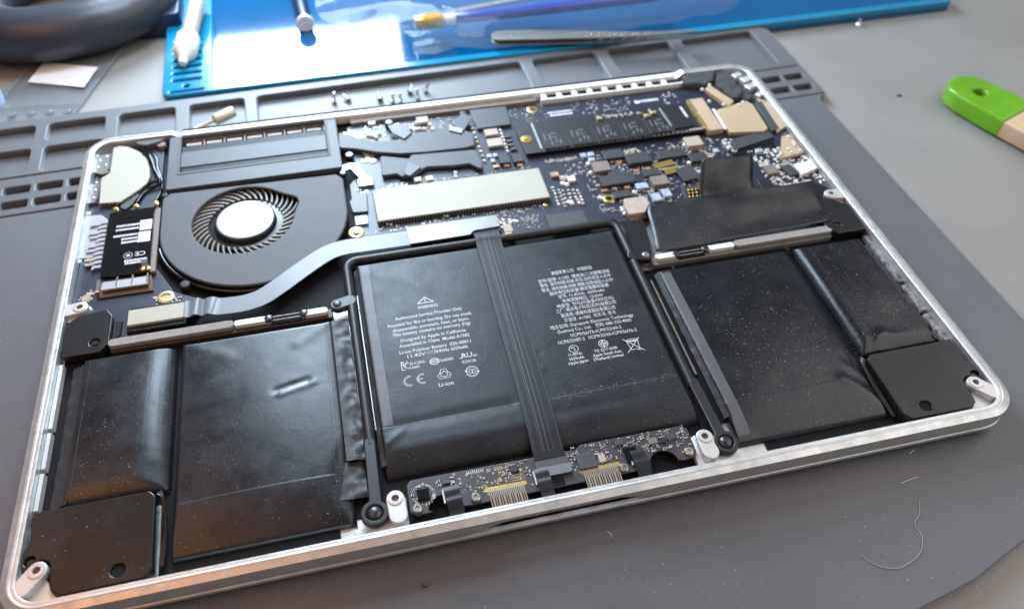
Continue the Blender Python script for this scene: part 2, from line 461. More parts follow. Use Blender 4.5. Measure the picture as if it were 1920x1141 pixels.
# ------------------------------------------------------------------ grey repair mat
def ml(x, y):
    """mat frame to world: the mat lies turned by about two degrees"""
    return (x - 0.034 * (y - 40), y + 0.034 * (x + 30))
def mrect(x0, y0, x1, y1, r):
    return [ml(*p) for p in rr(x0, y0, x1, y1, r, 4)]
def repair_mat():
    t = tag(empty('repair_mat', (150, 100, -4.6)), 'dark grey silicone repair mat with moulded trays, lying under the opened laptop', 'mat')
    out = [(-110, -60), (190, -60), (240, -58.5), (268, -54), (294, -46), (322, -31), (341, -8), (351, 25), (351, 182.5), (357, 184.5), (358, 250), (351, 257.5), (-110, 257.5)]
    out = [ml(*p) for p in fillet(out, 6, 3)]
    holes = []
    for a, b in ((-60, -23.5), (-18, 7.5)):
        holes.append(mrect(a, 237.5, b, 251.5, 2.2)); holes.append(mrect(a, 214.5, b, 233, 2.2))
    for a, b in ((13.5, 39.5), (46, 72), (78, 213.5), (220, 255), (262, 298), (305, 347)):
        holes.append(mrect(a, 216, b, 251.5, 2.4))
    for row in (190.5, 200.5):
        for k in range(-5, 2):
            holes.append(mrect(-6 + k * 13.2 + 1, row, -6 + k * 13.2 + 12, row + 5.2, 1.2))
        for a in (318, 330.5, 343):
            holes.append(mrect(a, row, a + 10.6, row + 5.2, 1.2))
    for y in (185.4, 212.0):
        holes.append(mrect(-109, y, 5, y + 0.9, 0.4)); holes.append(mrect(316, y, 356, y + 0.9, 0.4))
    b = plate('mat_sheet', [out] + holes, -3.4, 0.0, 'grey_silicone', t, bev=0.55, smooth=40)
    plate('tray_floor', [out], -4.6, -3.42, 'grey_silicone', t)
    return t
MATR = repair_mat()

# ------------------------------------------------------------------ the laptop
LT = tag(empty('laptop', (157, 109, 0)), 'silver laptop lying upside down with its bottom cover off, battery and fan exposed', 'laptop')
W, D = 314.0, 217.5
def in_notch(x, y): return y > 205 and 39.5 < x < 274.5

def case():
    sub = 48
    def ring(d, z, keep=False):
        pts = rr(d, d, W - d, D - d, max(11.5 - d, 1.2), 10, sub)
        out = []
        for (x, y) in pts:
            zz = z
            if y < 0.3 + d and zz < 7.0:                 # finger scoop cut into the lower front edge
                s = 1 if 138 < x < 177 else max(0, 1 - (138 - x) / 9.0) if x < 138 else max(0, 1 - (x - 177) / 9.0)
                s = s * s * (3 - 2 * s)
                zz = zz + (9.3 - zz) * s
            if in_notch(x, y): zz = min(zz, 7.2)
            out.append((x, y, zz))
        return out
    prof = [(3.6, 5.2), (0.5, 5.2), (0.0, 5.7), (0.0, 10.95), (1.9, 11.82), (2.15, 12.0), (2.45, 12.0), (2.6, 11.72), (3.0, 11.62), (3.3, 11.7), (3.9, 11.7), (4.15, 11.5), (4.25, 6.2)]
    rings = [ring(d, z) for d, z in prof]
    c = loft('case_rim', rings, 'anodised_aluminium', LT, smooth=10)
    # floor of the tray under the components
    f = rr(3.6, 3.6, W - 3.6, D - 3.6, 8, 6)
    plate('case_floor', [f], 5.35, 6.2, 'anodised_aluminium', LT)
    # black keyboard backing between the cells
    plate('keyboard_backing', [rr(40.4, 4.6, 91.5, 92, 2, 4)],6.22, 6.6, 'black_void', LT, bev=0.1)
    plate('keyboard_backing', [rr(91.7, 12, 101.5, 92, 1, 3)], 6.22, 6.6, 'black_void', LT, bev=0.1)
    plate('keyboard_backing', [rr(227, 4.6, 276, 92, 2, 4)], 6.22, 6.6, 'black_void', LT, bev=0.1)
    plate('keyboard_backing', [rr(104.5, 4.6, 212.5, 121.4, 2, 4)], 6.22, 6.6, 'black_void', LT, bev=0.1)
    plate('keyboard_backing', [rr(4.6, 30, 43, 97, 2, 4)], 6.22, 6.5, 'black_void', LT, bev=0.1)
    plate('keyboard_backing', [rr(276.2, 30, 309.4, 97, 2, 4)], 6.22, 6.5, 'black_void', LT, bev=0.1)
    plate('keyboard_backing', [rr(214, 20, 226.8, 92, 1, 3)], 6.22, 6.55, 'black_void', LT, bev=0.1)
    plate('fan_well', [rr(31, 97.5, 116, 213, 2, 4)], 6.22, 6.45, 'black_void', LT, bev=0.1)
    # closed lid underneath, with its rounded edge
    lp = [(0.6, 4.95), (-0.1, 4.75), (-0.35, 4.2), (-0.2, 3.4), (0.6, 2.0), (1.9, 0.8), (4.5, 0.05)]
    rings = [[(x, y, z) for x, y in rr(d, d, W - d, D - d, 11.5 - d * 0.8, 8, 1)] for d, z in lp]
    lid = loft('lid', rings, 'anodised_aluminium', LT, cap0=True, cap1=True, smooth=40)
    plate('screen_glass', [rr(1.25, 1.25, W - 1.25, D - 1.25, 10, 8)], 4.9, 5.02, 'black_void', lid)
    # raised pads the corner posts stand on
    for s in (0, 1):
        fx = (lambda x: x) if not s else (lambda x: W - x)
        pad = [(4.1, 4.1), (17, 4.1), (14, 6.0), (12.6, 9.0), (9, 16.2), (4.1, 17.5)]
        prism('corner_pad', fillet([(fx(x), y) for x, y in (pad if not s else pad[::-1])], 1.5, 3), 6.2, 9.2, 'machined_aluminium', LT, 0.2, 40)
        pad = [(4.1, 108.5), (9.5, 110.2), (12.5, 114.5), (9.0, 118), (4.1, 118.5)]
        prism('side_pad', fillet([(fx(x), y) for x, y in (pad if not s else pad[::-1])], 1.5, 3), 6.2, 9.4, 'machined_aluminium', LT, 0.2, 40)
        fr = [(95.5, 4.1), (113, 4.1), (111.6, 6.0), (111.8, 15), (108.7, 16.4), (106.0, 15), (105.2, 7.5), (98.5, 6.0)]
        prism('front_pad', fillet([(fx(x), y) for x, y in (fr if not s else fr[::-1])], 1.2, 3), 6.2, 8.6, 'machined_aluminium', LT, 0.2, 40)
case()

def screw_post(x, y, dx, dy, z0=9.0, z1=11.6):
    """oblong cast boss with a threaded hole"""
    a = math.atan2(dy, dx); r = 2.75; L_ = math.hypot(dx, dy)
    pts = []
    for k in range(13):
        t = a + math.pi / 2 + math.pi * k / 12; pts.append((x + r * math.cos(t), y + r * math.sin(t)))
    for k in range(13):
        t = a - math.pi / 2 + math.pi * k / 12; pts.append((x + dx + r * math.cos(t), y + dy + r * math.sin(t)))
    p = plate('screw_post', [pts, circ(x, y, 1.05, 16)], z0, z1, 'machined_aluminium', LT, bev=0.35)
    lathe('threaded_hole', (x, y, z1 - 2.2), [(1.04, 2.0), (0.8, 1.9), (0.75, 0.4)], 'hole_brown', p, 14)
    lathe('collar', (x, y, z1), [(2.3, -0.05), (2.25, 0.28), (1.9, 0.34), (1.15, 0.34), (1.06, 0.0)], 'machined_aluminium', p, 24, caps=False)
screw_post(9.4, 13.3, -3.4, -4.3)
screw_post(304.6, 13.3, 3.4, -4.3)
screw_post(108.7, 13.6, 0.2, -5.4, 8.5, 11.3)
screw_post(207.1, 13.6, -0.2, -5.4, 8.5, 11.3)
screw_post(9.0, 113.6, -4.2, -0.6)
screw_post(305.0, 113.6, 4.2, -0.6)

# hinge side: black gap, pale bar, vent teeth
box('hinge_gap_cover', 157, 216.1, 233.6, 2.2, 7.3, 11.1, 'black_void', LT, 0.3)
plate('hinge_bar', [rr(40.2, 211.9, 273.8, 214.9, 0.6, 3)], 7.25, 11.6, 'pale_metal', LT, bev=0.25)
for k in range(9):
    cx = 206 + k * 7.6
    prism('vent_rib', rect(cx, 209.9, 2.6, 3.2), 6.3, 10.6, 'pale_metal', LT, 0.2)
    box('vent_slot', cx + 3.8, 210.4, 4.9, 2.4, 6.3, 9.6, 'black_void', LT, 0.05)
box('vent_sill', 240, 207.6, 72, 0.9, 6.3, 10.3, 'pale_metal', LT, 0.15)
box('vent_wall', 158, 210.0, 88, 3.4, 6.3, 9.7, 'coil_brown', LT, 0.1)

# ------------------------------------------------------------------ battery
def tubeU():
    path = fillet([(103.6, 34), (103.6, 118.0), (211.4, 118.0), (211.4, 34)], [0, 5, 5, 0], 8)
    # frame bar with its two rods
    P = [(x, y, 9.7) for x, y in path]
    return tube('battery_pack', P, 1.75, 'black_rubber', LT, 12)
BP = tubeU()
BP['label'] = 'black six-cell battery pack with a tube frame round the middle cells'

def quarter(t):
    t = max(0.0, min(1.0, t)); return math.sqrt(max(0, 1 - (1 - t) ** 2))
CELLS = {}
def cell(key, x0, x1, y0, y1, zt, rl, rr_, rf, rb, material, creases=(), dents=(), amp=0.06, fold=None, step=0.9, zb=6.7, grow=0.0, dome=0.4):
    def h(x, y):
        H = zt - zb
        r2 = rr_ + grow * max(0.0, 1 - (y - y0) / (rf * 1.7))
        tx = min((x - x0) / rl, (x1 - x) / r2, 1.0); ty = min((y - y0) / rf, (y1 - y) / rb, 1.0)
        k = max(0.16 - abs(tx - ty), 0) / 0.16
        t = min(tx, ty) - k * k * 0.04
        e = quarter(t)
        z = zb + H * e + dome * max(0, math.sin(math.pi * (x - x0) / (x1 - x0))) * max(0, math.sin(math.pi * (y - y0) / (y1 - y0))) * min(1, max(t, 0) * 2)
        n = noise.noise(Vector((x * 0.07, y * 0.07, ord(key) % 7 + 3.1))) * amp + noise.noise(Vector((x * 0.25, y * 0.2, 9.1))) * amp * 0.28
        z += n * min(1, e * 1.2)
        for (ax, ay, bx, by, a, wd) in creases:
            A = Vector((ax, ay)); B = Vector((bx, by)); p = Vector((x, y))
            t = max(0, min(1, (p - A).dot(B - A) / (B - A).length_squared)); d = (p - (A + (B - A) * t)).length
            z += a * math.exp(-(d / wd) ** 2) * e
        for (ax, ay, a, wx, wy) in dents:
            z += a * math.exp(-((x - ax) / wx) ** 2 - ((y - ay) / wy) ** 2) * e
        if fold:
            fy, fh = fold
            z -= fh * (0.5 + 0.5 * math.tanh((y - fy) / 0.18)) * min(1, e * 1.5)
        return z
    def coords(a, b, ra, rb_):
        n = max(8, int((b - a) / step)); out = set()
        for k in range(n + 1): out.add(round(a + (b - a) * k / n, 4))
        for r, s, c in ((ra, 1, a), (rb_, -1, b)):
            for k in range(9):
                out.add(round(c + s * r * (1 - math.cos(math.pi / 2 * k / 8)), 4))
        if fold and a == y0:
            for k in range(-4, 5): out.add(round(fold[0] + k * 0.12, 4))
        return sorted(v for v in out if a - 1e-6 <= v <= b + 1e-6)
    xs = coords(x0, x1, rl, rr_); ys = coords(y0, y1, rf, rb)
    vs_ = []; fs = []
    for y in ys:
        for x in xs:
            # soft, slightly rounded plan corners
            vs_.append((x, y, h(x, y)))
    nx = len(xs)
    for j in range(len(ys) - 1):
        for i in range(nx - 1):
            fs.append((j * nx + i, j * nx + i + 1, (j + 1) * nx + i + 1, (j + 1) * nx + i))
    # close it below
    per = [(0, i) for i in range(nx)] + [(j, nx - 1) for j in range(1, len(ys))] + [(len(ys) - 1, i) for i in range(nx - 2, -1, -1)] + [(j, 0) for j in range(len(ys) - 2, 0, -1)]
    b0 = len(vs_)
    for j, i in per: vs_.append((xs[i], ys[j], zb - 0.5))
    m_ = len(per)
    for k in range(m_):
        a = per[k]; b = per[(k + 1) % m_]
        fs.append((a[0] * nx + a[1], b0 + k, b0 + (k + 1) % m_, b[0] * nx + b[1]))
    fs.append(tuple(b0 + k for k in range(m_))[::-1])
    o = pydata('battery_cell', vs_, fs, material, BP, 60)
    CELLS[key] = h
    return o
cell('A', 12.6, 42.8, 33.0, 89.6, 10.7, 0.9, 10.5, 6.5, 1.6, 'battery_film', dents=[(33, 81, -0.12, 0.8, 0.6), (33.5, 79, -0.1, 0.6, 0.5)], fold=None, dome=0.9, grow=4)
cell('B', 44.2, 96.6, 9.6, 90.0, 10.6, 1.8, 1.8, 17.5, 2.4, 'battery_film', creases=[(76, 61, 86, 63.5, -0.34, 1.3), (77, 59.5, 88, 62.5, 0.25, 1.2), (84, 80, 95, 88, 0.22, 2.0), (46, 88, 60, 80, 0.2, 2.5)], fold=(26.2, 0.10), grow=15, dome=1.25)
cell('C', 106.9, 157.6, 22.4, 115.4, 10.9, 1.2, 4.0, 12.5, 2.0, 'battery_film_soft', creases=[(112, 39, 150, 39.5, -0.30, 2.2), (112, 30, 156, 30.5, 0.25, 2.4), (112, 109, 130, 98, 0.16, 3), (114, 37, 109, 33, 0.25, 1.2)], dents=[(120, 44, -0.12, 4, 3)], fold=(39.2, 0.10))
cell('D', 158.2, 209.0, 21.2, 113.6, 10.9, 4.0, 1.4, 12.5, 2.0, 'battery_film_soft', creases=[(164, 33, 207, 33.5, -0.25, 2.0), (164, 27.5, 207, 28, 0.22, 2.4)], dents=[(164.5, 58, -0.2, 0.7, 0.7), (163.6, 51, 0.22, 1.0, 1.4)], fold=(38.6, 0.12))
cell('E', 218.0, 273.4, 9.8, 88.2, 10.6, 1.4, 9.0, 16.5, 2.2, 'battery_film_dusty', creases=[(262, 25, 272, 15, 0.5, 2.2), (266, 30, 272, 24, 0.22, 2.0)], dents=[(228, 84, 0.1, 3, 3)], fold=(24.8, 0.10), grow=9, dome=1.25)
cell('F', 275.0, 304.6, 33.6, 88.4, 10.5, 5.0, 1.8, 7.0, 2.0, 'battery_film_dusty', creases=[(280, 34, 286, 41, 0.4, 1.6), (283, 40, 300, 36, 0.25, 2.0)], dents=[(296, 46, -0.3, 6, 8)])

def seam(key, path, width, material='dusty_seam', lift=0.02, jitter=0.12, step=0.5):
    """a lighter line of tape edge or lint following a cell's surface"""
    h = CELLS[key]; pts = []
    for a, b in zip(path, path[1:]):
        n = max(1, int(math.dist(a, b) / step))
        for k in range(n): pts.append((a[0] + (b[0] - a[0]) * k / n, a[1] + (b[1] - a[1]) * k / n))
    pts.append(path[-1])
    vs_ = []; fs = []
    for i, p in enumerate(pts):
        q = pts[min(i + 1, len(pts) - 1)]; o = pts[max(i - 1, 0)]
        d = Vector((q[0] - o[0], q[1] - o[1])).normalized(); s = Vector((-d.y, d.x))
        j = (rnd.random() - 0.5) * jitter
        ww = width * (0.35 + 0.9 * rnd.random())
        for sg in (-1, 1):
            x = p[0] + s.x * (j + sg * ww / 2); y = p[1] + s.y * (j + sg * ww / 2)
            vs_.append((x, y, h(x, y) + lift))
        if i: fs.append((2 * i - 2, 2 * i - 1, 2 * i + 1, 2 * i))
    pydata('tape_edge', vs_, fs, material, BP)
seam('B', [(45.5, 26.2), (95.5, 26.2)], 0.20)
seam('C', [(112.5, 39.2), (150.5, 39.2)], 0.22)
seam('D', [(165, 38.6), (207.5, 38.6)], 0.22)
seam('E', [(223, 24.8), (270, 24.8)], 0.22)
seam('C', [(112.6, 113.5), (111.6, 80), (111.3, 40)], 0.13, jitter=0.02)
seam('D', [(206.6, 112), (206.2, 39)], 0.14, jitter=0.02)
seam('B', [(93.4, 87), (92.8, 55), (92.2, 27)], 0.14, jitter=0.02)
seam('A', [(15.2, 88), (15.0, 60), (14.8, 35)], 0.16, jitter=0.02)
seam('A', [(35.4, 88), (35.2, 36)], 0.10, 'black_void', jitter=0.0)
seam('E', [(223.4, 87), (223.0, 26)], 0.14, 'black_void', jitter=0.04)
seam('E', [(266, 86), (266, 27)], 0.12, 'black_void', jitter=0.02)
seam('F', [(281, 86), (281.4, 42)], 0.14, jitter=0.2)
seam('F', [(303.2, 80), (303.2, 36)], 0.24, jitter=0.2)

def band(key, x0, x1, y0, y1, material='battery_band'):
    """paler strip of tape along a cell's long side"""
    h = CELLS[key]; nx, ny = 6, int((y1 - y0) / 1.2); vs_ = []; fs = []
    for j in range(ny + 1):
        y = y0 + (y1 - y0) * j / ny
        for i in range(nx + 1):
            x = x0 + (x1 - x0) * i / nx; vs_.append((x, y, h(x, y) + 0.035 + 0.03 * noise.noise(Vector((x, y * 0.6, 2)))))
    for j in range(ny):
        for i in range(nx): a = j * (nx + 1) + i; fs.append((a, a + 1, a + nx + 2, a + nx + 1))
    pydata('edge_tape', vs_, fs, material, BP, 180)
band('E', 218.7, 223.0, 12.5, 86.5); band('C', 107.6, 111.6, 40, 113.5); band('B', 93.6, 96.2, 28, 87.5, 'battery_edge_film'); band('F', 303.3, 304.4, 38, 86, 'battery_edge_film')
# crinkled welded flanges along the cells' long sides
def flange(x0, x1, y0, y1, za, zb_, amp, seed, material='battery_edge_film', wob=0.5):
    nx, ny = 9, int((y1 - y0) / 0.8); vs_ = []; fs = []
    for j in range(ny + 1):
        y = y0 + (y1 - y0) * j / ny
        for i in range(nx + 1):
            f = i / nx
            x = x0 + (x1 - x0) * f + noise.noise(Vector((y * 0.3, seed, 0))) * wob * f
            z = za + (zb_ - za) * f + amp * f * noise.noise(Vector((x * 0.35, y * 0.28, seed * 1.3))) + amp * 0.5 * f * abs(noise.noise(Vector((x * 0.2, y * 0.5, seed + 5))))
            vs_.append((x, y, z))
    for j in range(ny):
        for i in range(nx):
            a = j * (nx + 1) + i; fs.append((a, a + 1, a + nx + 2, a + nx + 1))
    return pydata('cell_flange', vs_, fs, material, BP, 180)
flange(95.8, 101.6, 30, 88.5, 10.6, 9.4, 1.1, 3.3)
flange(92.5, 100.8, 17.5, 30.4, 9.6, 8.2, 1.3, 3.9)
flange(107.8, 105.9, 26, 113, 10.3, 9.0, 0.5, 8.1, wob=0.2)
flange(219.0, 217.2, 20, 87, 10.2, 8.6, 0.3, 5.2, wob=0.2)
flange(14.0, 8.6, 34, 88, 10.0, 7.6, 0.5, 1.4, 'battery_edge_film', 0.3)
flange(303.6, 306.8, 35, 84, 9.8, 7.9, 0.9, 4.4, wob=0.8)

# flat arms that clamp the frame, with their domed screws
for s in (0, 1):
    fx = (lambda x: x) if not s else (lambda x: 315.2 - x)
    c = (fx(102.2), 10.4)
    pts = [(fx(101.6), 36.2), (fx(101.2), 14.0)]
    arm = []
    for k in range(9):
        t = math.pi * k / 8; arm.append((fx(103.4) + 1.75 * math.cos(t), 34.6 + 1.9 * math.sin(t)))
    for k in range(21):
        t = math.radians((106 if not s else 124) + 308 * k / 20); arm.append((c[0] + 4.15 * math.cos(t), c[1] + 4.15 * math.sin(t)))
    a = plate('frame_arm', [arm, circ(c[0], c[1], 2.55, 20)], 8.9, 11.3, 'black_rubber', BP, bev=0.35)
    lathe('screw_head', (c[0], c[1], 9.2), [(2.45, 0), (2.45, 1.5), (2.0, 2.2), (1.2, 2.65), (0.4, 2.78), (0.05, 2.78)], 'screw_dark', BP, 24, smooth=60)
    # upper tab
    q = (fx(98.6), 95.6)
    tab = []
    e = (fx(103.2), 96.6); dirx = 1 if not s else -1
    A0 = math.atan2(e[1] - q[1], e[0] - q[0])
    for k in range(13):
        t = A0 + math.pi / 2 + math.pi * k / 12; tab.append((q[0] + 2.45 * math.cos(t), q[1] + 2.45 * math.sin(t)))
    for k in range(13):
        t = A0 - math.pi / 2 + math.pi * k / 12; tab.append((e[0] + 2.45 * math.cos(t), e[1] + 2.45 * math.sin(t)))
    plate('frame_tab', [tab], 8.6, 11.4, 'dark_grey_plastic' if not s else 'black_plastic', BP, bev=0.4)
    lathe('screw_head', (q[0], q[1], 11.35), [(1.6, 0), (1.5, 0.35), (0.9, 0.55), (0.05, 0.6)], 'screw_dark' if not s else 'steel_plate', BP, 20, smooth=60)
# plate that closes the frame on the right
prism('frame_bracket', [(213.0, 98), (219.8, 98), (222.6, 112), (222.6, 116), (213.6, 117)], 8.6, 10.9, 'black_plastic', BP, 0.3)
# bright liner slivers beside the rods
prism('white_liner', [(105.7, 40), (106.05, 40), (106.15, 100), (105.85, 100)], 6.7, 9.4, 'steel_plate', BP, 0.05)
prism('white_liner', [(215.4, 40), (216.0, 40), (216.1, 86), (215.6, 86)], 6.7, 7.4, 'coil_brown', BP, 0.05)

# print on the two middle cells
def battery_print():
    h = CELLS['C']; w = 130.0
    p = Print()
    for body, a, b, y in (('WARNING', 126.7, 134.0, 86.9), ('Authorized Service Provider Only', 118, 142.3, 83.4), ('Potential for fire or burning. Do not crush,', 115.1, 145.3, 80.5),
                          ('disassemble, puncture, heat, or burn.', 116.5, 143.8, 78.1), ('This battery contains no mercury (Hg)', 116.2, 143.8, 75.9),
                          ('Designed by Apple in California', 118.6, 141.7, 73.0), ('Assembled in China  Model A1582', 117.8, 142.5, 70.6), ('Li-ion Polymer Battery  020-00011', 117.5, 142.4, 67.7)):
        p.text(body, (a + b) / 2, y, b - a, 2.05)
    p.text('11.42V', 123.0, 65.5, 6.2, 2.05); p.text('74.9Whr 6559mAh', 135.0, 65.5, 11.8, 2.05)
    for k, y in ((0, 66.7),): p.line([(126.5, y), (128.8, y)], 0.14)
    for k in range(3): p.line([(126.5 + k * 0.85, 66.1), (127.1 + k * 0.85, 66.1)], 0.14)
    p.build('warning_text', h, 'print_white', BP)
    s = Print(); s.line([(129.9, 92.3), (127.0, 89.6), (132.8, 89.6)], 0.3, True); s.line([(129.9, 91.5), (129.9, 90.5)], 0.28); s.poly(circ(129.9, 90.05, 0.17, 8)); s.build('warning_triangle', h, 'print_white', BP)
    s = Print(); s.line([(117.4, 60.7), (117.4, 64.2), (118.0, 64.2), (118.0, 62.6), (119.6, 64.2)], 0.26); s.line([(118.0, 62.6), (119.0, 61.4)], 0.26)
    s.line([(119.6 + 1.0 * math.cos(math.radians(a)), 62.2 + 1.1 * math.sin(math.radians(a))) for a in range(70, 291, 22)], 0.26); s.line([(117.4, 60.7), (118.4, 60.7)], 0.26)
    s.text('ZU12002-', 122.9, 62.3, 5.6, 1.6); s.text('14001', 121.7, 60.6, 3.2, 1.6); s.build('conformity_mark', h, 'print_white', BP)
    s = Print(); s.line(circ(128.6, 62.1, 1.55, 24, 1.25), 0.34, True); s.line([(127.2, 62.45), (130.0, 62.45)], 0.3); s.line([(127.2, 61.75), (130.0, 61.75)], 0.3); s.text('R45093', 132.9, 61.4, 4.4, 1.6); s.build('approval_mark', h, 'print_white', BP)
    s = Print(); s.text('c', 137.6, 61.2, 0.8, 1.6); s.text('RU', 139.9, 61.4, 3.6, 2.9); s.text('us', 142.6, 61.4, 1.3, 1.7); s.text('E230128', 140.1, 59.1, 4.6, 1.6); s.build('component_mark', h, 'print_white', BP)
    s = Print()
    for cx in (119.2, 123.6):
        for r in (1.95, 1.55):
            s.line([(cx + r * math.cos(math.radians(a)), 55.8 + r * 1.06 * math.sin(math.radians(a))) for a in range(75, 286, 14)], 0.17)
        for a in (75, 285):
            c_, q_ = math.cos(math.radians(a)), math.sin(math.radians(a)); s.line([(cx + 1.55 * c_, 55.8 + 1.64 * q_), (cx + 1.95 * c_, 55.8 + 2.07 * q_)], 0.17)
    s.line([(121.7, 56.0), (123.6, 56.0)], 0.15); s.line([(121.7, 55.6), (123.6, 55.6)], 0.15); s.build('ce_mark', h, 'print_white', BP)
    s = Print()
    for k in range(3):
        a = math.radians(90 + 120 * k); rot = lambda x, y: (130.9 + x * math.cos(a) - y * math.sin(a), 56.0 + x * math.sin(a) + y * math.cos(a))
        s.line([rot(x, y) for x, y in ((0.9, 1.35), (2.2, 0.75), (2.2, -0.75), (0.9, -1.3), (0.9, -0.4), (1.5, 0.0), (0.5, 0.7))], 0.17, True)
    s.text('Li-ion', 130.8, 51.2, 5.0, 2.3); s.build('recycling_mark', h, 'print_white', BP)
    s = Print()
    for a0 in (15, 195):
        s.line([(140.3 + 2.15 * math.cos(math.radians(a0 + a)), 55.2 + 2.15 * math.sin(math.radians(a0 + a))) for a in range(0, 151, 15)], 0.2)
        s.line([(140.3 + 1.8 * math.cos(math.radians(a0 + a)), 55.2 + 1.8 * math.sin(math.radians(a0 + a))) for a in range(0, 151, 15)], 0.14)
        s.poly([(140.3 + r * math.cos(math.radians(a0 + a)), 55.2 + r * math.sin(math.radians(a0 + a))) for r, a in ((1.4, 150), (2.7, 150), (2.0, 172))])
    s.line(circ(139.9, 55.2, 0.62, 12, 0.95), 0.2, True); s.line(circ(140.8, 55.2, 0.62, 12, 0.95), 0.2, True); s.build('collection_mark', h, 'print_white', BP)
    # right cell
    h = CELLS['D']; p = Print()
    rows = (('美国苹果公司   中国制造', 178.4, 194.4, 93.3), ('型号/型號: A1582  锂电池/二次鋰電池組', 172.6, 200.4, 90.2), ('警告: 请勿拆解,刺破,挤压,加热或投入火中', 172.7, 200.1, 87.9), ('警告: 請勿拆解,刺破,擠壓,加熱或投入火中', 172.7, 200.2, 85.5),
            ('额定电压和容量/額定電壓和容量', 175.1, 197.8, 83.2), ('정격: 11.42Vdc  6559mAh', 177.8, 195.4, 81.0), ('充电限制电压: 13.054V', 178.7, 194.2, 78.7), ('제품명: 전지(리튬폴리머전지)', 175.9, 197.5, 76.5),
            ('工厂: 顺达电子科技(苏州)有限公司', 175.1, 197.7, 74.3), ('製造商: 順達科技股份有限公司', 176.3, 196.7, 71.9), ('모델명: A1582  제조국: 중국', 176.8, 196.1, 69.5), ('제조업체: Dynapack Electronic Technology', 171.0, 201.8, 67.1),
            ('(Suzhou) Co., Ltd.   전화: 080-333-4000', 173.0, 200.4, 64.9), ('1ICP9/56/76-ICP9/32/60-2', 177.1, 195.8, 62.4), ('1ICP6/53/87-2  1ICP9/32/60-ICP9/56/76-2', 172.0, 200.8, 60.1))
    for body, a, b, y in rows: p.text(body, (a + b) / 2, y, b - a, 2.05, bold=0.0)
    p.build('maker_text', h, 'print_white', BP)
    s = Print(); s.line(circ(176.5, 57.1, 1.6, 20), 0.2, True); s.text('PS', 176.3, 57.2, 1.3, 1.2); s.text('E', 176.8, 56.2, 0.7, 1.1)
    for body, y, ww in (('11.42Vdc', 54.2, 4.8), ('6559mAh', 52.4, 5.2), ('Apple Japan', 50.7, 7.1)): s.text(body, 176.4, y, ww, 1.65)
    s.build('japan_mark', h, 'print_white', BP)
    s = Print(); s.line(circ(187.2, 57.1, 1.6, 20), 0.26, True); s.line([(187.2, 58.3), (188.3, 57.1), (187.2, 55.9), (186.1, 57.1)], 0.22, True); s.line([(187.2, 58.3), (187.2, 55.9)], 0.18); s.line([(186.4, 57.1), (188, 57.1)], 0.18)
    for body, y, ww in (('TIS 2217-2548', 53.9, 8.2), ('Apple South Asia', 52.1, 10.2), ('(Thailand) Limited', 50.4, 10.7)): s.text(body, 187.2, y, ww, 1.65)
    s.build('thailand_mark', h, 'print_white', BP)
    s = Print(); s.line([(195.4, 56.4), (196.0, 52.4), (199.0, 52.4), (199.6, 56.4)], 0.2, True); s.line(circ(197.5, 56.6, 2.1, 16, 0.5), 0.17, True); s.line([(196.6, 56.0), (198.4, 56.0)], 0.4); s.line([(194.5, 57.3), (200.6, 51.4)], 0.24); s.line([(200.3, 57.3), (194.5, 51.4)], 0.24); s.line(circ(199.0, 52.2, 0.45, 10), 0.17, True)
    s.build('bin_mark', h, 'print_white', BP)
battery_print()

# the dark ribbon cable that runs over the middle cells
def ribbon():
    P = [(159.2, 124, 9.6), (159.1, 121.5, 11.2), (159.0, 118, 12.0), (158.8, 112, 11.55), (158.4, 80, 11.45), (158.0, 45, 11.45), (157.7, 30, 11.2), (157.5, 24, 10.7), (157.4, 20.0, 10.2), (157.4, 17.5, 9.9)]
    r = strip('ribbon_cable', P, 9.9, 0.22, 'ribbon_dark', LT, 4)
    for off in (-1.9, -1.2, 0.3, -3.9, 1.9, 4.5, -4.5):
        Q_ = [(x + off, y, z + 0.22) for x, y, z in P[1:-1]]
        strip('trace_line', Q_, 0.20 if abs(off) < 1.5 else 0.1, 0.03, 'ribbon_line', r, 4)
    plate('ribbon_end', [rr(152.2, 14.6, 162.8, 19.2, 0.5, 3)], 9.4, 9.95, 'dark_grey_plastic', r, bev=0.1)
    plate('cable_stiffener', [fillet([(151.6, 14.4), (163.2, 14.4), (163.0, 11.2), (152.2, 11.2)], 1.0)], 10.1, 10.6, 'cable_white', r, bev=0.15)
ribbon()

# lint and dust fibres caught on the cells
def lint(parent, hfun, areas, n, seed, material='hair_pale', rad=0.034):
    r = random.Random(seed); vs_ = []; fs = []
    for k in range(n):
        a = r.choice(areas); x = r.uniform(a[0], a[1]); y = r.uniform(a[2], a[3]); an = r.random() * 6.28; ln = r.uniform(0.08, 0.30) * (3 if r.random() < 0.06 else 1); cv = r.uniform(-1.2, 1.2)
        rd = rad * r.uniform(0.7, 1.6); prev = None
        for i in range(4):
            f = i / 3 - 0.5; th = an + cv * f
            px, py = x + math.cos(th) * ln * f * 2, y + math.sin(th) * ln * f * 2
            pz = hfun(px, py) + rd * 0.8
            s = (-math.sin(th) * rd, math.cos(th) * rd); b = len(vs_)
            vs_ += [(px - s[0], py - s[1], pz), (px, py, pz + rd), (px + s[0], py + s[1], pz)]
            if i: fs += [(b - 3, b - 2, b + 1, b), (b - 2, b - 1, b + 2, b + 1)]
    tag(pydata('dust_lint', vs_, fs, material, parent), kind='stuff')
for key, ar, n in (('B', [(46, 94, 14, 86), (50, 90, 26, 60)], 150), ('A', [(16, 38, 36, 86)], 70), ('E', [(224, 266, 14, 85), (226, 262, 26, 60)], 330), ('F', [(277, 302, 38, 86)], 110), ('D', [(165, 206, 24, 60), (165, 207, 37, 40)], 170), ('C', [(113, 150, 26, 110)], 90)):
    lint(BP, CELLS[key], ar, n, ord(key))
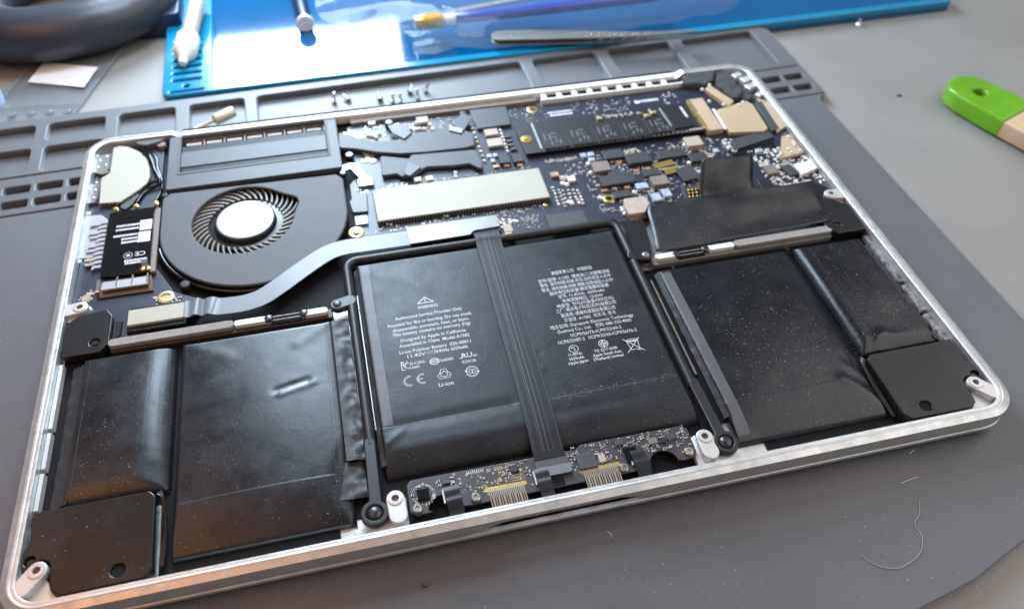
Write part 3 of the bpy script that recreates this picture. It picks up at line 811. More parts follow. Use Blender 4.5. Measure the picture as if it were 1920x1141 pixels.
lint(MATR, lambda x, y: 0.0, [(60, 345, -50, -4), (200, 345, -50, -4), (316, 345, 0, 180), (-40, -4, 20, 180)], 420, 5, rad=0.05)

# ------------------------------------------------------------------ speakers, clamps and brackets along the sides
def speaker(s):
    fx = (lambda x: x) if not s else (lambda x: W - x)
    post = (9.4, 13.3)
    o = [(7.5, 32.5), (37.8, 32.5), (39.6, 30.6), (40.0, 7.4), (38.0, 5.2), (16.2, 5.0), (13.6, 6.6), (13.0, 9.6)]
    for k in range(11):                                   # bite round the screw post
        t = math.radians(-20 + 165 * k / 10); o.append((post[0] + 3.5 * math.cos(t), post[1] + 3.5 * math.sin(t)))
    o += [(5.2, 13.4), (4.7, 15.2), (4.7, 20.5), (6.0, 23.2), (5.6, 26), (5.2, 30.8)]
    o = fillet(o, [1.5, 1.8, 1.5, 1.8, 1.5, 1.6, 1.2, 0.3] + [0] * 11 + [0.6, 0.6, 0.8, 1, 1, 1], 4)
    hole = circ(30.8, 8.9, 1.95, 24)
    hole2 = circ(6.7, 17.0, 1.5, 20)
    lp = [[(fx(x), y) for x, y in l] for l in (o, hole, hole2)]
    sp = plate('speaker', lp, 7.4, 11.0, 'speaker_plastic', LT, bev=0.4)
    sp['label'] = 'flat black speaker box in the front corner of the case'
    lathe('hole_liner', (fx(30.8), 8.9, 8.2), [(1.94, 2.2), (1.8, 2.0), (1.4, 0.5)], 'black_void', sp, 24)
    lathe('screw_head', (fx(6.7), 17.0, 9.0), [(1.3, 0), (1.3, 0.7), (1.0, 1.0), (0.05, 1.05)], 'screw_dark', sp, 20)
    # wires that run from the speaker along the gap
    for k in range(3):
        pts = [(fx(39.6 + 0.5 * k), 31.4 + k * 0.5, 10.0), (fx(41.2 + 0.3 * k), 29.5, 9.8), (fx(41.4 + 0.4 * k + 0.4 * math.sin(k)), 22, 9.3), (fx(41.5 + 0.5 * k), 14, 9.0), (fx(41.2 + 0.4 * k), 8.6, 8.3)]
        tube('speaker_wire', pts, 0.33, 'black_gloss', sp, 8, 5)
    # upper clamp block
    c = [(5.2, 91.5), (17.4, 91.3), (20.4, 95.2), (20.5, 107.6), (18.2, 111.2), (8.5, 109.8), (4.6, 106.0)]
    cl = plate('speaker_clamp', [[(fx(x), y) for x, y in fillet(c, [1, 1.5, 1.5, 1, 1.6, 2, 2], 4)], [(fx(x), y) for x, y in circ(15.6, 96.0, 1.75, 20)]], 7.0, 11.0, 'black_plastic', LT, bev=0.35)
    lathe('screw_head', (fx(15.6), 96.0, 9.6), [(1.7, 0), (1.7, 0.6), (1.1, 0.62), (1.0, 1.1), (0.05, 1.1)], 'screw_dark', cl, 20)
    prism('clamp_step', [(fx(x), y) for x, y in ((20.6, 97.5), (23.2, 98.5), (23.4, 106.0), (20.6, 106.8))], 6.6, 9.4, 'black_plastic', cl, 0.4)
speaker(0); speaker(1)

def side_bracket(s):
    fx = (lambda x: x) if not s else (lambda x: 315.2 - x)
    b = plate('battery_bracket', [[(fx(x), y) for x, y in rr(20.2, 91.8, 96.6, 96.0, 1.0, 3)]], 6.7, 9.0, 'bracket_brown' if not s else 'dull_grey', LT, bev=0.2)
    plate('foam_strip', [[(fx(x), y) for x, y in rr(20.0, 92.9, 62.2, 96.4, 1.6, 5)]], 9.0, 11.0, 'foam_grey', b, bev=0.25)
    plate('bracket_bar', [[(fx(x), y) for x, y in rr(62.4, 93.3, 73.2, 95.8, 0.6, 3)]], 9.0, 10.9, 'pale_metal', b, bev=0.2)
    plate('bracket_bar', [[(fx(x), y) for x, y in rr(86.4, 93.0, 95.0, 95.6, 1.2, 5)]], 9.0, 10.9, 'pale_metal', b, bev=0.2)
    prism('bracket_gap', [(fx(x), y) for x, y in ((75.0, 92.4), (85.5, 92.4), (85.5, 96.3), (75.0, 96.3))], 9.0, 9.5, 'black_void', b, 0.05)
    for y in (93.6, 95.3):
        tube('bracket_rail', [(fx(74.5), y, 10.1), (fx(86.6), y, 10.1)], 0.28, 'steel_plate', b, 8)
    for cx in (74.2, 86.6):
        sc_ = lathe('bracket_screw', (fx(cx), 94.5, 10.2), [(1.55, 0), (1.55, 0.7), (1.25, 0.95), (0.05, 0.98)], 'screw_dark', b, 20)
side_bracket(0); side_bracket(1)
# thin lips on the inner side walls, aluminium left, mottled adhesive right
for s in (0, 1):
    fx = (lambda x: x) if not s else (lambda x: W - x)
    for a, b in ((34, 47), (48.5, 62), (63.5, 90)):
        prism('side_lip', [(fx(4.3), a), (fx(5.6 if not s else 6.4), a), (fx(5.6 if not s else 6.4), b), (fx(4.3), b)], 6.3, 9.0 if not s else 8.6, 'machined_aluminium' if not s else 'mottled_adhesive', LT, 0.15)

# ------------------------------------------------------------------ fan
def fan():
    cx, cy, R = 70.6, 149.0, 36.4
    out = [(107.0, 167.2), (34.2, 167.6)]
    a0 = math.pi; n = 40
    out = []
    for k in range(n + 1):
        t = math.pi + math.pi * k / n; out.append((cx + R * math.cos(t), cy + R * math.sin(t)))
    out += [(107.0, 168.0), (104.6, 171.2), (37.0, 172.8), (34.2, 170)]
    ix, iy, ir = 65.9, 150.6, 19.9
    hole = []
    for k in range(48):                                   # inlet with its teardrop lip
        t = 2 * math.pi * k / 48; r = ir + 3.6 * math.exp(-((((math.degrees(t) - 20 + 180) % 360) - 180) / 13.0) ** 2)
        hole.append((ix + r * math.cos(t), iy + r * math.sin(t)))
    f = plate('fan', [out, hole], 9.6, 10.8, 'fan_plastic', LT, bev=0.55, res=3)
    f['label'] = 'round grey cooling fan with a steel hub'
    plate('fan_wall', [out, [(cx + (p[0] - cx) * 0.94, cy + (p[1] - cy) * 0.94) for p in out]], 6.4, 9.65, 'black_plastic', f)
    plate('fan_base', [circ(ix, iy, 28, 40)], 6.42, 6.9, 'black_void', f)
    hx, hy = 66.6, 150.0
    prof = [(14.8, 6.9), (14.6, 8.2), (12.2, 8.6), (12.0, 10.3), (11.6, 10.7), (10.6, 10.85), (10.45, 10.75)]
    lathe('hub_skirt', (hx, hy, 0), prof, 'black_plastic', f, 48, smooth=50)
    # turned steel cap: fine concentric tool marks cut into it
    n = 80; rings_ = []
    for k in range(97):
        r = 0.35 + 9.85 * k / 96
        rings_.append([(hx + r * math.cos(2 * math.pi * i / n), hy + r * math.sin(2 * math.pi * i / n), 10.9 + 0.030 * math.sin(k * math.pi / 2)) for i in range(n)])
    loft('hub_cap', rings_, 'hub_steel', f, smooth=180)
    lathe('hub_rim', (hx, hy, 0), [(10.2, 10.7), (10.2, 10.95), (10.7, 11.0), (11.2, 10.85), (11.3, 10.4)], 'steel_plate', f, 48)
    lathe('hub_point', (hx, hy, 10.85), [(0.45, 0), (0.4, 0.1), (0.05, 0.12)], 'screw_dark', f, 12)
    # blades: one swept vane copied round the hub
    bl = []
    for k in range(9):
        u = k / 8; r = 14.6 + 7.9 * u; t = 0.30 * u + 0.10 * u * u
        for sgn in (-1, 1):
            th = (0.42 - 0.16 * u) / r
            for z in (7.2, 9.3 - 0.2 * u):
                bl.append((r * math.cos(t + sgn * th), r * math.sin(t + sgn * th), z))
    fs = []
    for k in range(8):
        a = 4 * k; b = a + 4
        fs += [(a, a + 1, b + 1, b), (a + 3, a + 2, b + 2, b + 3), (a + 1, a + 3, b + 3, b + 1), (a + 2, a, b, b + 2)]
    fs += [(0, 2, 3, 1), (32, 33, 35, 34)]
    first = None; nb = 40
    me = bpy.data.meshes.new('fan_blade'); me.from_pydata([Vector(v) * U for v in bl], [], fs); me.update()
    for k in range(nb):
        o = link('fan_blade', me, 'fan_blade' if k == 0 else None, f)
        o.matrix_world = Matrix.Translation(Vector((hx, hy, 0)) * U) @ Matrix.Rotation(2 * math.pi * k / nb, 4, 'Z')
    # rubber skirt and feet round the lower edge
    pts = [(cx + 37.6 * math.cos(math.radians(a)), cy + 37.4 * math.sin(math.radians(a)), 8.6) for a in range(192, 292, 5)]
    tube('rubber_skirt', pts, 0.85, 'black_gloss', f, 8)
    for a in (228,):
        lathe('rubber_foot', (cx + 39.4 * math.cos(math.radians(a)), cy + 39 * math.sin(math.radians(a)), 6.6), [(2.0, 0), (2.0, 2.4), (1.6, 2.8), (0.05, 2.9)], 'black_rubber', f, 18)
    for x, y in ((34.6, 169.4), (107.4, 168.6)):
        lathe('fan_screw', (x, y + 3.4, 8.6), [(1.5, 0), (1.5, 1.6), (1.1, 2.0), (0.05, 2.05)], 'screw_dark', f, 16)
    prism('mount_tab', rect(72.5, 110.2, 5.0, 3.6), 6.5, 8.6, 'steel_plate', f, 0.15)
fan()

# ------------------------------------------------------------------ heat sink frame and pipes
def heat_sink():
    o = rr(35.0, 175.2, 107.6, 212.0, 1.0, 3)
    h = plate('heat_sink', [o, rr(39.8, 185.2, 102.8, 211.0, 0.5, 3)], 8.2, 11.0, 'heat_pipe_paint', LT, bev=0.3)
    h['label'] = 'grey heat sink frame with rows of fins behind the fan'
    plate('frame_lip', [rr(38.9, 184.2, 103.5, 211.6, 0.6, 3), rr(40.1, 185.5, 102.4, 211.4, 0.4, 3)], 11.0, 11.2, 'fan_plastic', h, bev=0.05)
    plate('cover_strip', [rr(40.2, 189.6, 102.2, 200.2, 0.4, 3)], 9.6, 10.75, 'heat_pipe_paint', h, bev=0.2)
    plate('fin_slot', [rr(40.2, 185.6, 102.4, 189.5, 0.3, 3)], 9.4, 10.2, 'black_void', h)
    plate('fin_slot', [rr(40.2, 200.4, 102.4, 205.6, 0.3, 3)], 9.0, 9.6, 'black_void', h)
    plate('sink_floor', [rr(39.9, 185.3, 102.7, 210.9, 0.4, 3)], 6.5, 6.9, 'black_void', h)
    me = None
    for i, (y0, y1, zt) in enumerate(((185.9, 189.4, 10.35), (200.8, 205.2, 9.75))):
        bm = bmesh.new()
        n = 66
        for k in range(n):
            x = 41.0 + 60.6 * k / (n - 1); prism_bm(bm, rect(x, (y0 + y1) / 2, 0.28, y1 - y0), zt - 0.4, zt)
        me = bpy.data.meshes.new('cooling_fins'); bm.to_mesh(me); bm.free()
        tag(link('cooling_fins', me, 'dark_grey_plastic', h), kind='stuff')
    for g in range(7):
        gx = 41.6 + g * 8.75
        prism('vent_bar', rect(gx + 7.7, 207.8, 0.9, 4.6), 6.9, 9.2, 'coil_brown', h, 0.2)
        for k in range(7):
            box('lit_gap_plate', gx + 0.6 + k * 0.92, 207.2, 0.42, 1.7, 6.9, 9.5, 'white_connector', h, 0.1)  # white plates paint the light showing through the vent gaps
    box('heat_sink_rail', 71, 210.9, 62.6, 0.8, 6.9, 9.2, 'coil_brown', h, 0.1)
    # flattened heat pipes on the right
    p1 = [(108, 202.1), (115.5, 195.2), (123.7, 190.6), (133.2, 190.2), (140.2, 194), (146.9, 193.4), (163.3, 191.5), (167.4, 187.7), (166.2, 179.1), (161.6, 178), (144.6, 178.6), (133, 179.9), (122.9, 183.2), (114.7, 187.3), (107.4, 189.7)]
    plate('heat_pipe', [fillet(p1, 1.5, 3)], 8.6, 10.6, 'heat_pipe_paint', h, bev=0.35)
    p2 = [(124.2, 180.6), (136.6, 176), (137.5, 178.5), (166.1, 176.3), (166.9, 167.6), (166.1, 161.7), (161.4, 167.2), (154.4, 167.2), (143, 168.9), (135.3, 163.9), (131.3, 164.7), (129.8, 166.9), (123.4, 166.8)]
    plate('heat_pipe', [fillet(p2, 1.2, 3)], 8.5, 10.2, 'heat_pipe_paint', h, bev=0.35)
    b1 = [(130.1, 201), (138.3, 200.5), (140.1, 193), (136.2, 189), (131.5, 194.9)]
    plate('pipe_clip', [fillet(b1, 0.8, 3)], 10.65, 11.3, 'dark_grey_plastic', h, bev=0.2)
    b2 = [(158.5, 196.6), (165.6, 203.7), (168.9, 198.6), (162.8, 189)]
    plate('pipe_clip', [fillet(b2, 0.6, 3)], 10.65, 11.2, 'dark_grey_plastic', h, bev=0.2)
    prism('clip_face', [(157.7, 194.8), (163.2, 191.1), (162.1, 188), (156.9, 191.6)], 10.3, 11.25, 'steel_plate', h, 0.1)
    b3 = [(135.5, 173), (140.7, 168.5), (134.8, 163.1), (132.6, 165.4)]
    plate('pipe_clip', [fillet(b3, 0.6, 3)], 10.25, 10.9, 'dark_grey_plastic', h, bev=0.2)
    for u in ((131.2, 203.8, 10.8), (165.6, 203.8, 10.8), (111.3, 183.5, 10.4)):
        lathe('clip_screw', (u[0], u[1], 8.0), [(1.9, 0), (1.9, 2.6), (1.5, 3.0), (0.05, 3.05)], 'screw_dark', h, 18)
heat_sink()

# ------------------------------------------------------------------ logic board and everything soldered to it
BZ = 8.0
def board():
    o = [(4.6, 98.2), (31, 98.2), (32.5, 104), (48, 104), (52, 110.5), (40, 118), (32, 134), (31, 160), (32, 176), (32, 213), (16, 214), (6, 206), (4.6, 200)]
    lb = plate('logic_board', [fillet(o, 1.2, 3)], 7.0, BZ, 'circuit_board', LT, bev=0.1)
    lb['label'] = 'dark blue logic board carrying chips, coils and shields'
    o2 = [(109, 121.5), (213, 121.5), (214, 118.6), (306, 118.6), (309.4, 121), (309.4, 206), (304, 213), (276, 213.2), (272, 207), (204, 206.6), (112, 208), (112, 170), (109.5, 166)]
    plate('main_board', [fillet(o2, 1.2, 3)], 7.0, BZ, 'circuit_board', lb, bev=0.1)
    return lb
LB = board()

def chip(pos, w_, d_, h, material, name='chip', bev=0.15, ang=0, base=None):
    """a component whose top face is centred on pos"""
    z1 = pos[2]; z0 = BZ if base is None else base
    if z1 <= z0: z1 = z0 + h
    return box(name, pos[0], pos[1], w_, d_, z1 - h if z1 - h > z0 else z0, z1, material, LB, bev, ang)
def dot(pos, r, material='solder', name='solder_dot', h=0.5):
    lathe(name, (pos[0], pos[1], BZ), [(r, 0), (r, h * 0.45), (r * 0.7, h * 0.85), (r * 0.05, h)], material, LB, 10, smooth=80)

SMALL = {}
def small(pos, w_, d_, h, material, ang=0.0, base=BZ):
    """one of the very small parts; gathered by material"""
    bm = SMALL.setdefault(material, bmesh.new())
    prism_bm(bm, rect(pos[0], pos[1], w_, d_, ang), base, base + h, min(w_, d_, h) * 0.18)
def passive(x, y, ang=0, s=1.0, body='cap_tan', base=BZ):
    """two-ended chip resistor or capacitor"""
    c, sn = math.cos(ang), math.sin(ang); L_ = 0.55 * s
    small((x, y), 0.75 * s, 0.6 * s, 0.42 * s, body, ang, base)
    for k in (-1, 1): small((x + c * L_ * k, y + sn * L_ * k), 0.42 * s, 0.66 * s, 0.46 * s, 'solder', ang, base)

# tinned shields
def shield(name, pts, z0, z1, lab=None):
    s = plate(name, [pts], z0, z1, 'tinned_shield', LB, bev=0.2)
    if lab: s['label'] = lab
    # crimped teeth round the skirt
    per = []
    for i in range(len(pts)):
        a = Vector(pts[i]); b = Vector(pts[(i + 1) % len(pts)]); n = int((b - a).length / 1.25)
        for k in range(n): per.append((a + (b - a) * ((k + 0.5) / n), math.atan2(b.y - a.y, b.x - a.x)))
    bm = bmesh.new()
    for p, an in per: prism_bm(bm, rect(p.x, p.y, 0.62, 0.5, an), BZ, z1 - 0.28)
    me = bpy.data.meshes.new('shield_teeth'); bm.to_mesh(me); bm.free()
    tag(link('shield_teeth', me, 'coil_brown', LB), kind='stuff')
    return s
shield('memory_shield', [(118.3, 138.0), (189.8, 138.0), (189.8, 157.6), (118.3, 157.6)], 9.6, 10.4, 'long cream metal shield over the memory chips')
shield('wireless_shield', [(8.9, 173.5), (8, 190.2), (11.2, 193.2), (11, 211.1), (13.4, 212.1), (17.1, 210.6), (21.4, 206.5), (24.8, 202.7), (27.1, 193.4), (27.7, 187.4), (26.9, 183.2), (24.2, 179.5), (17.2, 172.7)], 9.3, 10.0, 'cream metal shield with slanted sides in the rear corner')
# steel card cage beside it
for q in ([(3.6, 207), (10.1, 207.9), (10.9, 194.5), (7.5, 193.7), (3.9, 196)], [(3.4, 187.6), (7.2, 187.9), (7.6, 175.5), (3.4, 175.1)]):
    plate('connector_cage', [q], BZ, 9.4, 'steel_plate', LB, bev=0.2)
for k, (u) in enumerate(((4.4, 207.2, 9.6), (3.7, 201.6, 9.6), (5.7, 198.9, 9.6), (3.4, 196.5, 9.6), (5.9, 203.8, 9.6), (8.7, 199.8, 9.6), (8.5, 205.9, 9.6), (6, 188.3, 9.6), (6.1, 183.2, 9.6), (6, 178.4, 9.6))):
    lathe('cage_rivet', (u[0], u[1], 9.35), [(0.75, 0), (0.6, 0.35), (0.05, 0.45)], 'steel_bright', LB, 10, smooth=80)
strip('cage_spring', [(10.2, 205.6, 9.9), (10.5, 195.7, 9.9)], 0.9, 0.3, 'steel_bright', LB)
strip('cage_spring', [(7.6, 188.2, 9.9), (7.6, 176, 9.9)], 0.9, 0.3, 'steel_bright', LB)
# black antenna lobe and leads by the hinge
plate('antenna_boot', [fillet([(19.7, 214.4), (23.9, 218.3), (33, 219.2), (34.6, 214.4), (30.7, 210.4), (25.2, 208.8), (20.8, 210.5)], 2.0, 4)], 7.5, 10.8, 'fan_plastic', LB, bev=0.5)
lathe('antenna_screw', (31, 209.8, BZ), [(2.0, 0), (2.0, 1.5), (1.7, 1.9), (0.05, 2.0)], 'coil_brown', LB, 18)
for pts in ([(23.8, 204, 10), (27.5, 199, 10.3), (29.5, 191.2, 10.2), (32, 183.5, 10), (30.2, 180.9, 9), (26, 178.5, 8.8), (23.3, 171.3, 9.2)],
            [(24.9, 206, 9.8), (29.4, 199.8, 10), (30.7, 191.2, 10), (32.8, 183.2, 9.6), (32.5, 177.6, 9), (30.8, 170.7, 9.2)],
            [(21.9, 209.2, 9.4), (26.4, 203.2, 9.6), (28.8, 193.2, 9.6), (30.8, 185.5, 9.2), (23.7, 181.8, 8.8), (18.5, 177.3, 8.8), (15.5, 171.6, 9)]):
    tube('antenna_lead', pts, 0.62, 'black_gloss', LB, 8, 6)
plate('lead_clip', [fillet([(16.6, 170.6), (18, 174.8), (22.7, 179), (24, 177.3), (21.2, 171), (18.9, 168.5)], 0.8, 3)], BZ, 9.0, 'dark_grey_plastic', LB, bev=0.3)
# wireless card
def wifi():
    w_ = plate('wireless_card', [[(13.6, 129.4), (31.2, 128.6), (31.2, 166.8), (13.6, 166.4)]], 9.0, 9.9, 'black_gloss', LB, bev=0.1)
    w_['label'] = 'glossy black wireless card with white print'
    for u in ((15.9, 167.8, 10.4), (23.7, 168.1, 10.4), (31.4, 168.1, 10.4)):
        lathe('antenna_stud', (u[0], u[1], 9.9), [(0.95, -0.3), (0.95, 0.3), (0.6, 0.4), (0.6, 0.9), (0.85, 1.0), (0.05, 1.1)], 'gold', LB, 14)
    s = Print()
    rnd2 = random.Random(3)
    for (ya, a, b) in ((157.3, 17.0, 25.6), (155.0, 17.0, 25.6), (151.4, 16.4, 25.2), (149.2, 19.5, 25.2), (147.2, 19.6, 25.2), (136.4, 21.6, 29.6), (135.0, 21.9, 29.6)):
        x = a
        while x < b:                                   # rows of characters too small to read
            k = 0.25 + rnd2.random() * 0.5; s.poly(rect(x + k / 2, ya, k, 1.1)); x += k + 0.16
    s.poly(rect(28.2, 156.2, 4.6, 6.0)); s.poly(rect(28.0, 149.2, 4.6, 6.0))
    s.line(circ(22.8, 139.4, 1.5, 20, 1.7), 0.5, True); s.poly(circ(22.8, 139.4, 0.7, 12))
    s.text('CE', 27.2, 140.7, 3.8, 3.2, rot=math.pi)
    s.build('card_print', 9.9, 'print_white', LB)
    plate('card_edge', [[(31.2, 129.0), (33.2, 128.8), (33.2, 165.8), (31.2, 166.4)]], BZ, 9.6, 'coil_brown', LB, bev=0.2)
    for u in ((29.5, 132.1, 10), (29, 134.6, 10)): chip(u, 2.6, 2.2, 1.2, 'chip_grey', 'filter_can', base=9.0)
    for u in ((28.8, 130.5, 10), (30.8, 130.4, 10)): lathe('antenna_stud', (u[0], u[1], 9.0), [(0.9, 0), (0.9, 1.2), (0.5, 1.5), (0.05, 1.55)], 'gold', LB, 12)
wifi()
# silver comb-shaped flex
def comb():
    q = [(1.7, 168.4), (9.9, 167.6), (12.5, 164.1), (12.7, 143), (9.7, 142.5), (1.5, 143.1)]
    c = plate('comb_flex', [q], BZ, 8.7, 'silver_flex', LB, bev=0.15)
    xs = 10.5
    for k, (a, b, ln) in enumerate((( '', '', 0.0),) * 11):
        y = 135.6 + k * 2.55
        x0 = 6.6 + 3.0 * (k % 3 == 0) + 0.5 * (k % 2); x1 = 13.0
        pts = [(x0 + 0.01 * k, y, 8.86), (x1 - 3.2, y, 8.86), (x1 - 2.2, y + 0.7, 8.86), (x1, y + 0.7, 8.86)]
        strip('comb_tooth', pts, 1.35, 0.5, 'silver_flex', LB)
    for k in (1, 4, 7, 9):
        y = 136.8 + k * 2.55
        prism('comb_slot', rect(7.4, y, 2.6, 1.1), 8.68, 8.76, 'coil_brown', LB)
comb()
# card socket under the wireless card, with its bright latch
plate('card_socket', [[(12.9, 128.8), (31.6, 128.4), (32.9, 119.6), (13.8, 119.7)]], BZ, 8.8, 'hole_brown', LB, bev=0.2)
plate('latch_plate', [[(14.9, 126.3), (30.9, 126.1), (31.2, 122.1), (14.6, 122.2)]], 9.2, 10.2, 'silver_flex', LB, bev=0.15)
for u in ((20.1, 125.2, 10.4), (25.6, 125.1, 10.4), (30.9, 124.8, 10.4)):
    box('latch_rib', u[0], u[1], 0.7, 5.4, 10.15, 10.5, 'steel_bright', LB, 0.1)
box('latch_hook', 13.5, 124.8, 1.2, 6.2, 9.0, 10.3, 'steel_bright', LB, 0.2)
lathe('board_standoff', (37.5, 115.3, BZ), [(3.0, 0), (3.0, 0.6), (2.7, 0.8), (1.9, 0.8), (1.8, 0.2)], 'brass_pale', LB, 24)
for k in range(36):
    u = (19.6, 114.5); x = 33 + rnd.random() * 10; y = 112.0 + rnd.random() * 7
    if rnd.random() < 0.55: passive(x, y - 2, rnd.choice((0, math.pi / 2)), 0.9)
for k in range(22):
    passive(7.2 + rnd.random() * 4.6, 119.5 + rnd.random() * 5, rnd.choice((0, math.pi / 2)), 0.95)
strip('contact_spring', [(7.5, 142.9, 8.6), (9.1, 139, 9.4), (10.2, 137.2, 8.6)], 0.9, 0.25, 'gold', LB)
for u in ((4.1, 141.9, 8.2), (10.8, 141, 8.2), (4.3, 170.2, 8.2)): dot(u, 1.1)
plate('display_connector', [[(25.6, 101.9), (44.8, 101.9), (44.8, 109.2), (25.6, 109.2)]], 9.4, 10.6, 'tinned_shield', LB, bev=0.15)
plate('connector_base', [[(25.2, 100.0), (45.4, 100.0), (45.4, 111.4), (25.2, 111.4)]], BZ, 9.3, 'black_plastic', LB, bev=0.15)

# pale flat cable to the display connector
def flat_cable():
    P = [(45.0, 105.4, 10.5), (47.0, 105.4, 10.4), (48.6, 105.3, 11.3), (49.8, 105.2, 11.2), (51.4, 105.1, 10.2), (53.0, 105.0, 11.0), (54.6, 104.8, 11.1), (56.2, 104.4, 10.5), (60, 104.0, 10.4), (66, 104.0, 10.4), (72, 105.4, 10.5), (78, 109.2, 10.7), (85, 114.6, 10.8), (92, 119.9, 10.8), (98, 123.6, 10.8), (104, 125.0, 10.8), (112, 125.2, 10.7), (122, 125.2, 10.6), (129.5, 125.2, 10.5)]
    c = strip('flat_cable', P, 8.0, 0.35, 'cable_white', LT, 4)
    c['label'] = 'pale blue flat cable curving round the fan'
    for k in (-2.4, -0.8, 0.8, 2.4):
        pass
    pl = plate('clip_plate', [fillet([(128.6, 121.4), (152.8, 121.6), (154.6, 123.6), (165.6, 124.0), (165.6, 131.0), (128.8, 130.8)], 0.9, 3)], 10.6, 11.2, 'steel_plate', LT, bev=0.2)
    plate('clip_base', [rr(129, 122, 165, 132.6, 0.6, 3)], BZ, 10.5, 'black_plastic', pl, bev=0.2)
flat_cable()

# storage stick
def storage():
    s = plate('storage_stick', [[(187.0, 168.2), (271.6, 168.2), (271.6, 190.6), (187.0, 190.6)]], 9.6, 10.4, 'chip_black', LB, bev=0.1)
    s['label'] = 'long black storage stick with a row of memory chips'
    x = 195.5
    for i, wd in enumerate((12.8, 12.6, 12.6, 12.4, 10.5)):
        box('memory_chip', x + wd / 2, 175.6 if i < 4 else 174.6, wd - 0.5, 13.4 if i < 4 else 9.8, 10.42, 11.3, 'chip_black', LB, 0.15)
        p = Print(); r2 = random.Random(i)
        for (dx, dy, ww, hh) in ((2.2, 3.0, 0.7, 6.5), (4.6, 2.6, 0.8, 5.5), (6.8, 5.0, 2.4, 1.2), (6.6, 2.2, 2.8, 0.9), (7.0, -0.6, 0.8, 3.0), (8.6, -1.4, 0.8, 3.6), (4.6, -2.2, 0.9, 2.6)):
            if dx < wd - 1.2: p.poly(rect(x + dx, 174.2 + dy, ww, hh * 0.8, -0.05))
        p.build('chip_print', 11.31, 'print_grey', LB, 0.01)
        prism('chip_gap', rect(x + wd, 175.4, 0.5, 13), 10.4, 10.6, 'print_grey', LB)
        x += wd
    box('controller_chip', 262.6, 177.6, 9.5, 12.0, 10.42, 11.1, 'chip_black', LB, 0.15)
    strip('white_bar', [(194.8, 189.6, 10.45), (194.6, 170.2, 10.45)], 0.9, 0.25, 'silver_flex', LB)
    strip('white_bar', [(256.6, 188.8, 10.45), (257.2, 174.0, 10.45)], 0.7, 0.3, 'silver_flex', LB)
    strip('white_bar', [(266.4, 187.0, 11.15), (266.6, 178.5, 11.15)], 1.1, 0.08, 'print_white', LB)
    for k in range(30):
        x = 224 + rnd.random() * 30; passive(x, 186.4 + rnd.random() * 2.6, math.pi / 2 * rnd.randint(0, 1), 0.9, base=10.4)
    for k in range(34):
        x = 196 + k * 2.2 + rnd.random() * 0.8; passive(x, 169.0, 0, 0.55, rnd.choice(('cap_tan', 'chip_grey')), base=10.4)
    for k in range(8): passive(265.0 + k * 0.9, 169.4 + 0.2 * (k % 2), 0, 1.0, 'cap_tan', base=10.4)
    for k, (x, y) in enumerate(((252.2, 185.2), (248.6, 183.6), (226.4, 186.0))): box('tantalum_cap', x, y, 2.4, 1.6, 10.42, 11.6, 'brass_pale', LB, 0.2)
    # slot with gold contacts
    q = plate('stick_slot', [[(272.0, 166.8), (279.8, 166.8), (279.8, 192.4), (272.0, 192.4)]], BZ, 10.9, 'tan_tape', LB, bev=0.3)
    box('gold_contact', 272.2, 185.6, 1.0, 11.6, 9.4, 11.5, 'gold', LB, 0.2)
    box('gold_contact', 272.2, 173.2, 1.0, 11.0, 9.4, 11.5, 'gold', LB, 0.2)
    lathe('stick_screw', (189.6, 178.4, 10.4), [(2.6, 0), (2.6, 0.3), (2.0, 0.35), (1.6, 0.35), (1.5, 1.0), (0.05, 1.1)], 'gold', LB, 20)
storage()

# parts to the right and behind the stick
plate('card_reader', [[(282, 182.2), (300, 186.5), (301.9, 182.9), (300.6, 163.9), (297.6, 162), (281.8, 164.5)]], BZ, 10.2, 'tan_tape', LB, bev=0.3)
strip('reader_spring', [(281.4, 182.9, 10.4), (280.6, 166.6, 10.4)], 1.1, 0.4, 'white_connector', LB)
plate('reader_side', [[(303.6, 184.6), (307.6, 185.6), (306.1, 163), (301.9, 162.2)]], BZ, 9.8, 'dark_grey_plastic', LB, bev=0.3)
plate('tan_strip', [[(306.7, 188.3), (310.1, 184.8), (310.6, 164.3), (304.3, 161.4)]], BZ, 9.6, 'tan_tape', LB, bev=0.2)
plate('tan_socket', [[(304.4, 157.2), (309, 157.9), (308.9, 144.1), (296.7, 142.4)]], BZ, 9.8, 'tan_tape', LB, bev=0.3)
for u in ((307.1, 155.8, 9.9), (307.2, 151.3, 9.9), (306.9, 149.7, 9.9), (302.7, 147.4, 9.9), (303, 144.9, 9.9), (307.3, 145.2, 9.9), (298.4, 148.7, 9.9), (298.1, 145.6, 9.9), (297.2, 144.2, 9.9)):
    lathe('solder_bead', (u[0], u[1], 9.7), [(0.75, 0), (0.8, 0.4), (0.4, 0.9), (0.05, 1.0)], 'white_connector', LB, 10, smooth=80)
plate('coax_bar', [[(284.2, 199.7), (287.6, 202.3), (293.9, 187), (289.6, 183.3)]], BZ, 10.8, 'tan_tape', LB, bev=0.5)
for u in ((283.4, 200.5, 10), (282.8, 190.4, 10), (287.6, 201.9, 11), (287.7, 185.1, 11), (295, 183.7, 10.6), (297.9, 185.7, 10.4)):
    lathe('solder_bead', (u[0], u[1], u[2] - 0.6), [(0.85, 0), (0.9, 0.4), (0.45, 0.9), (0.05, 1.0)], 'white_connector', LB, 10, smooth=80)
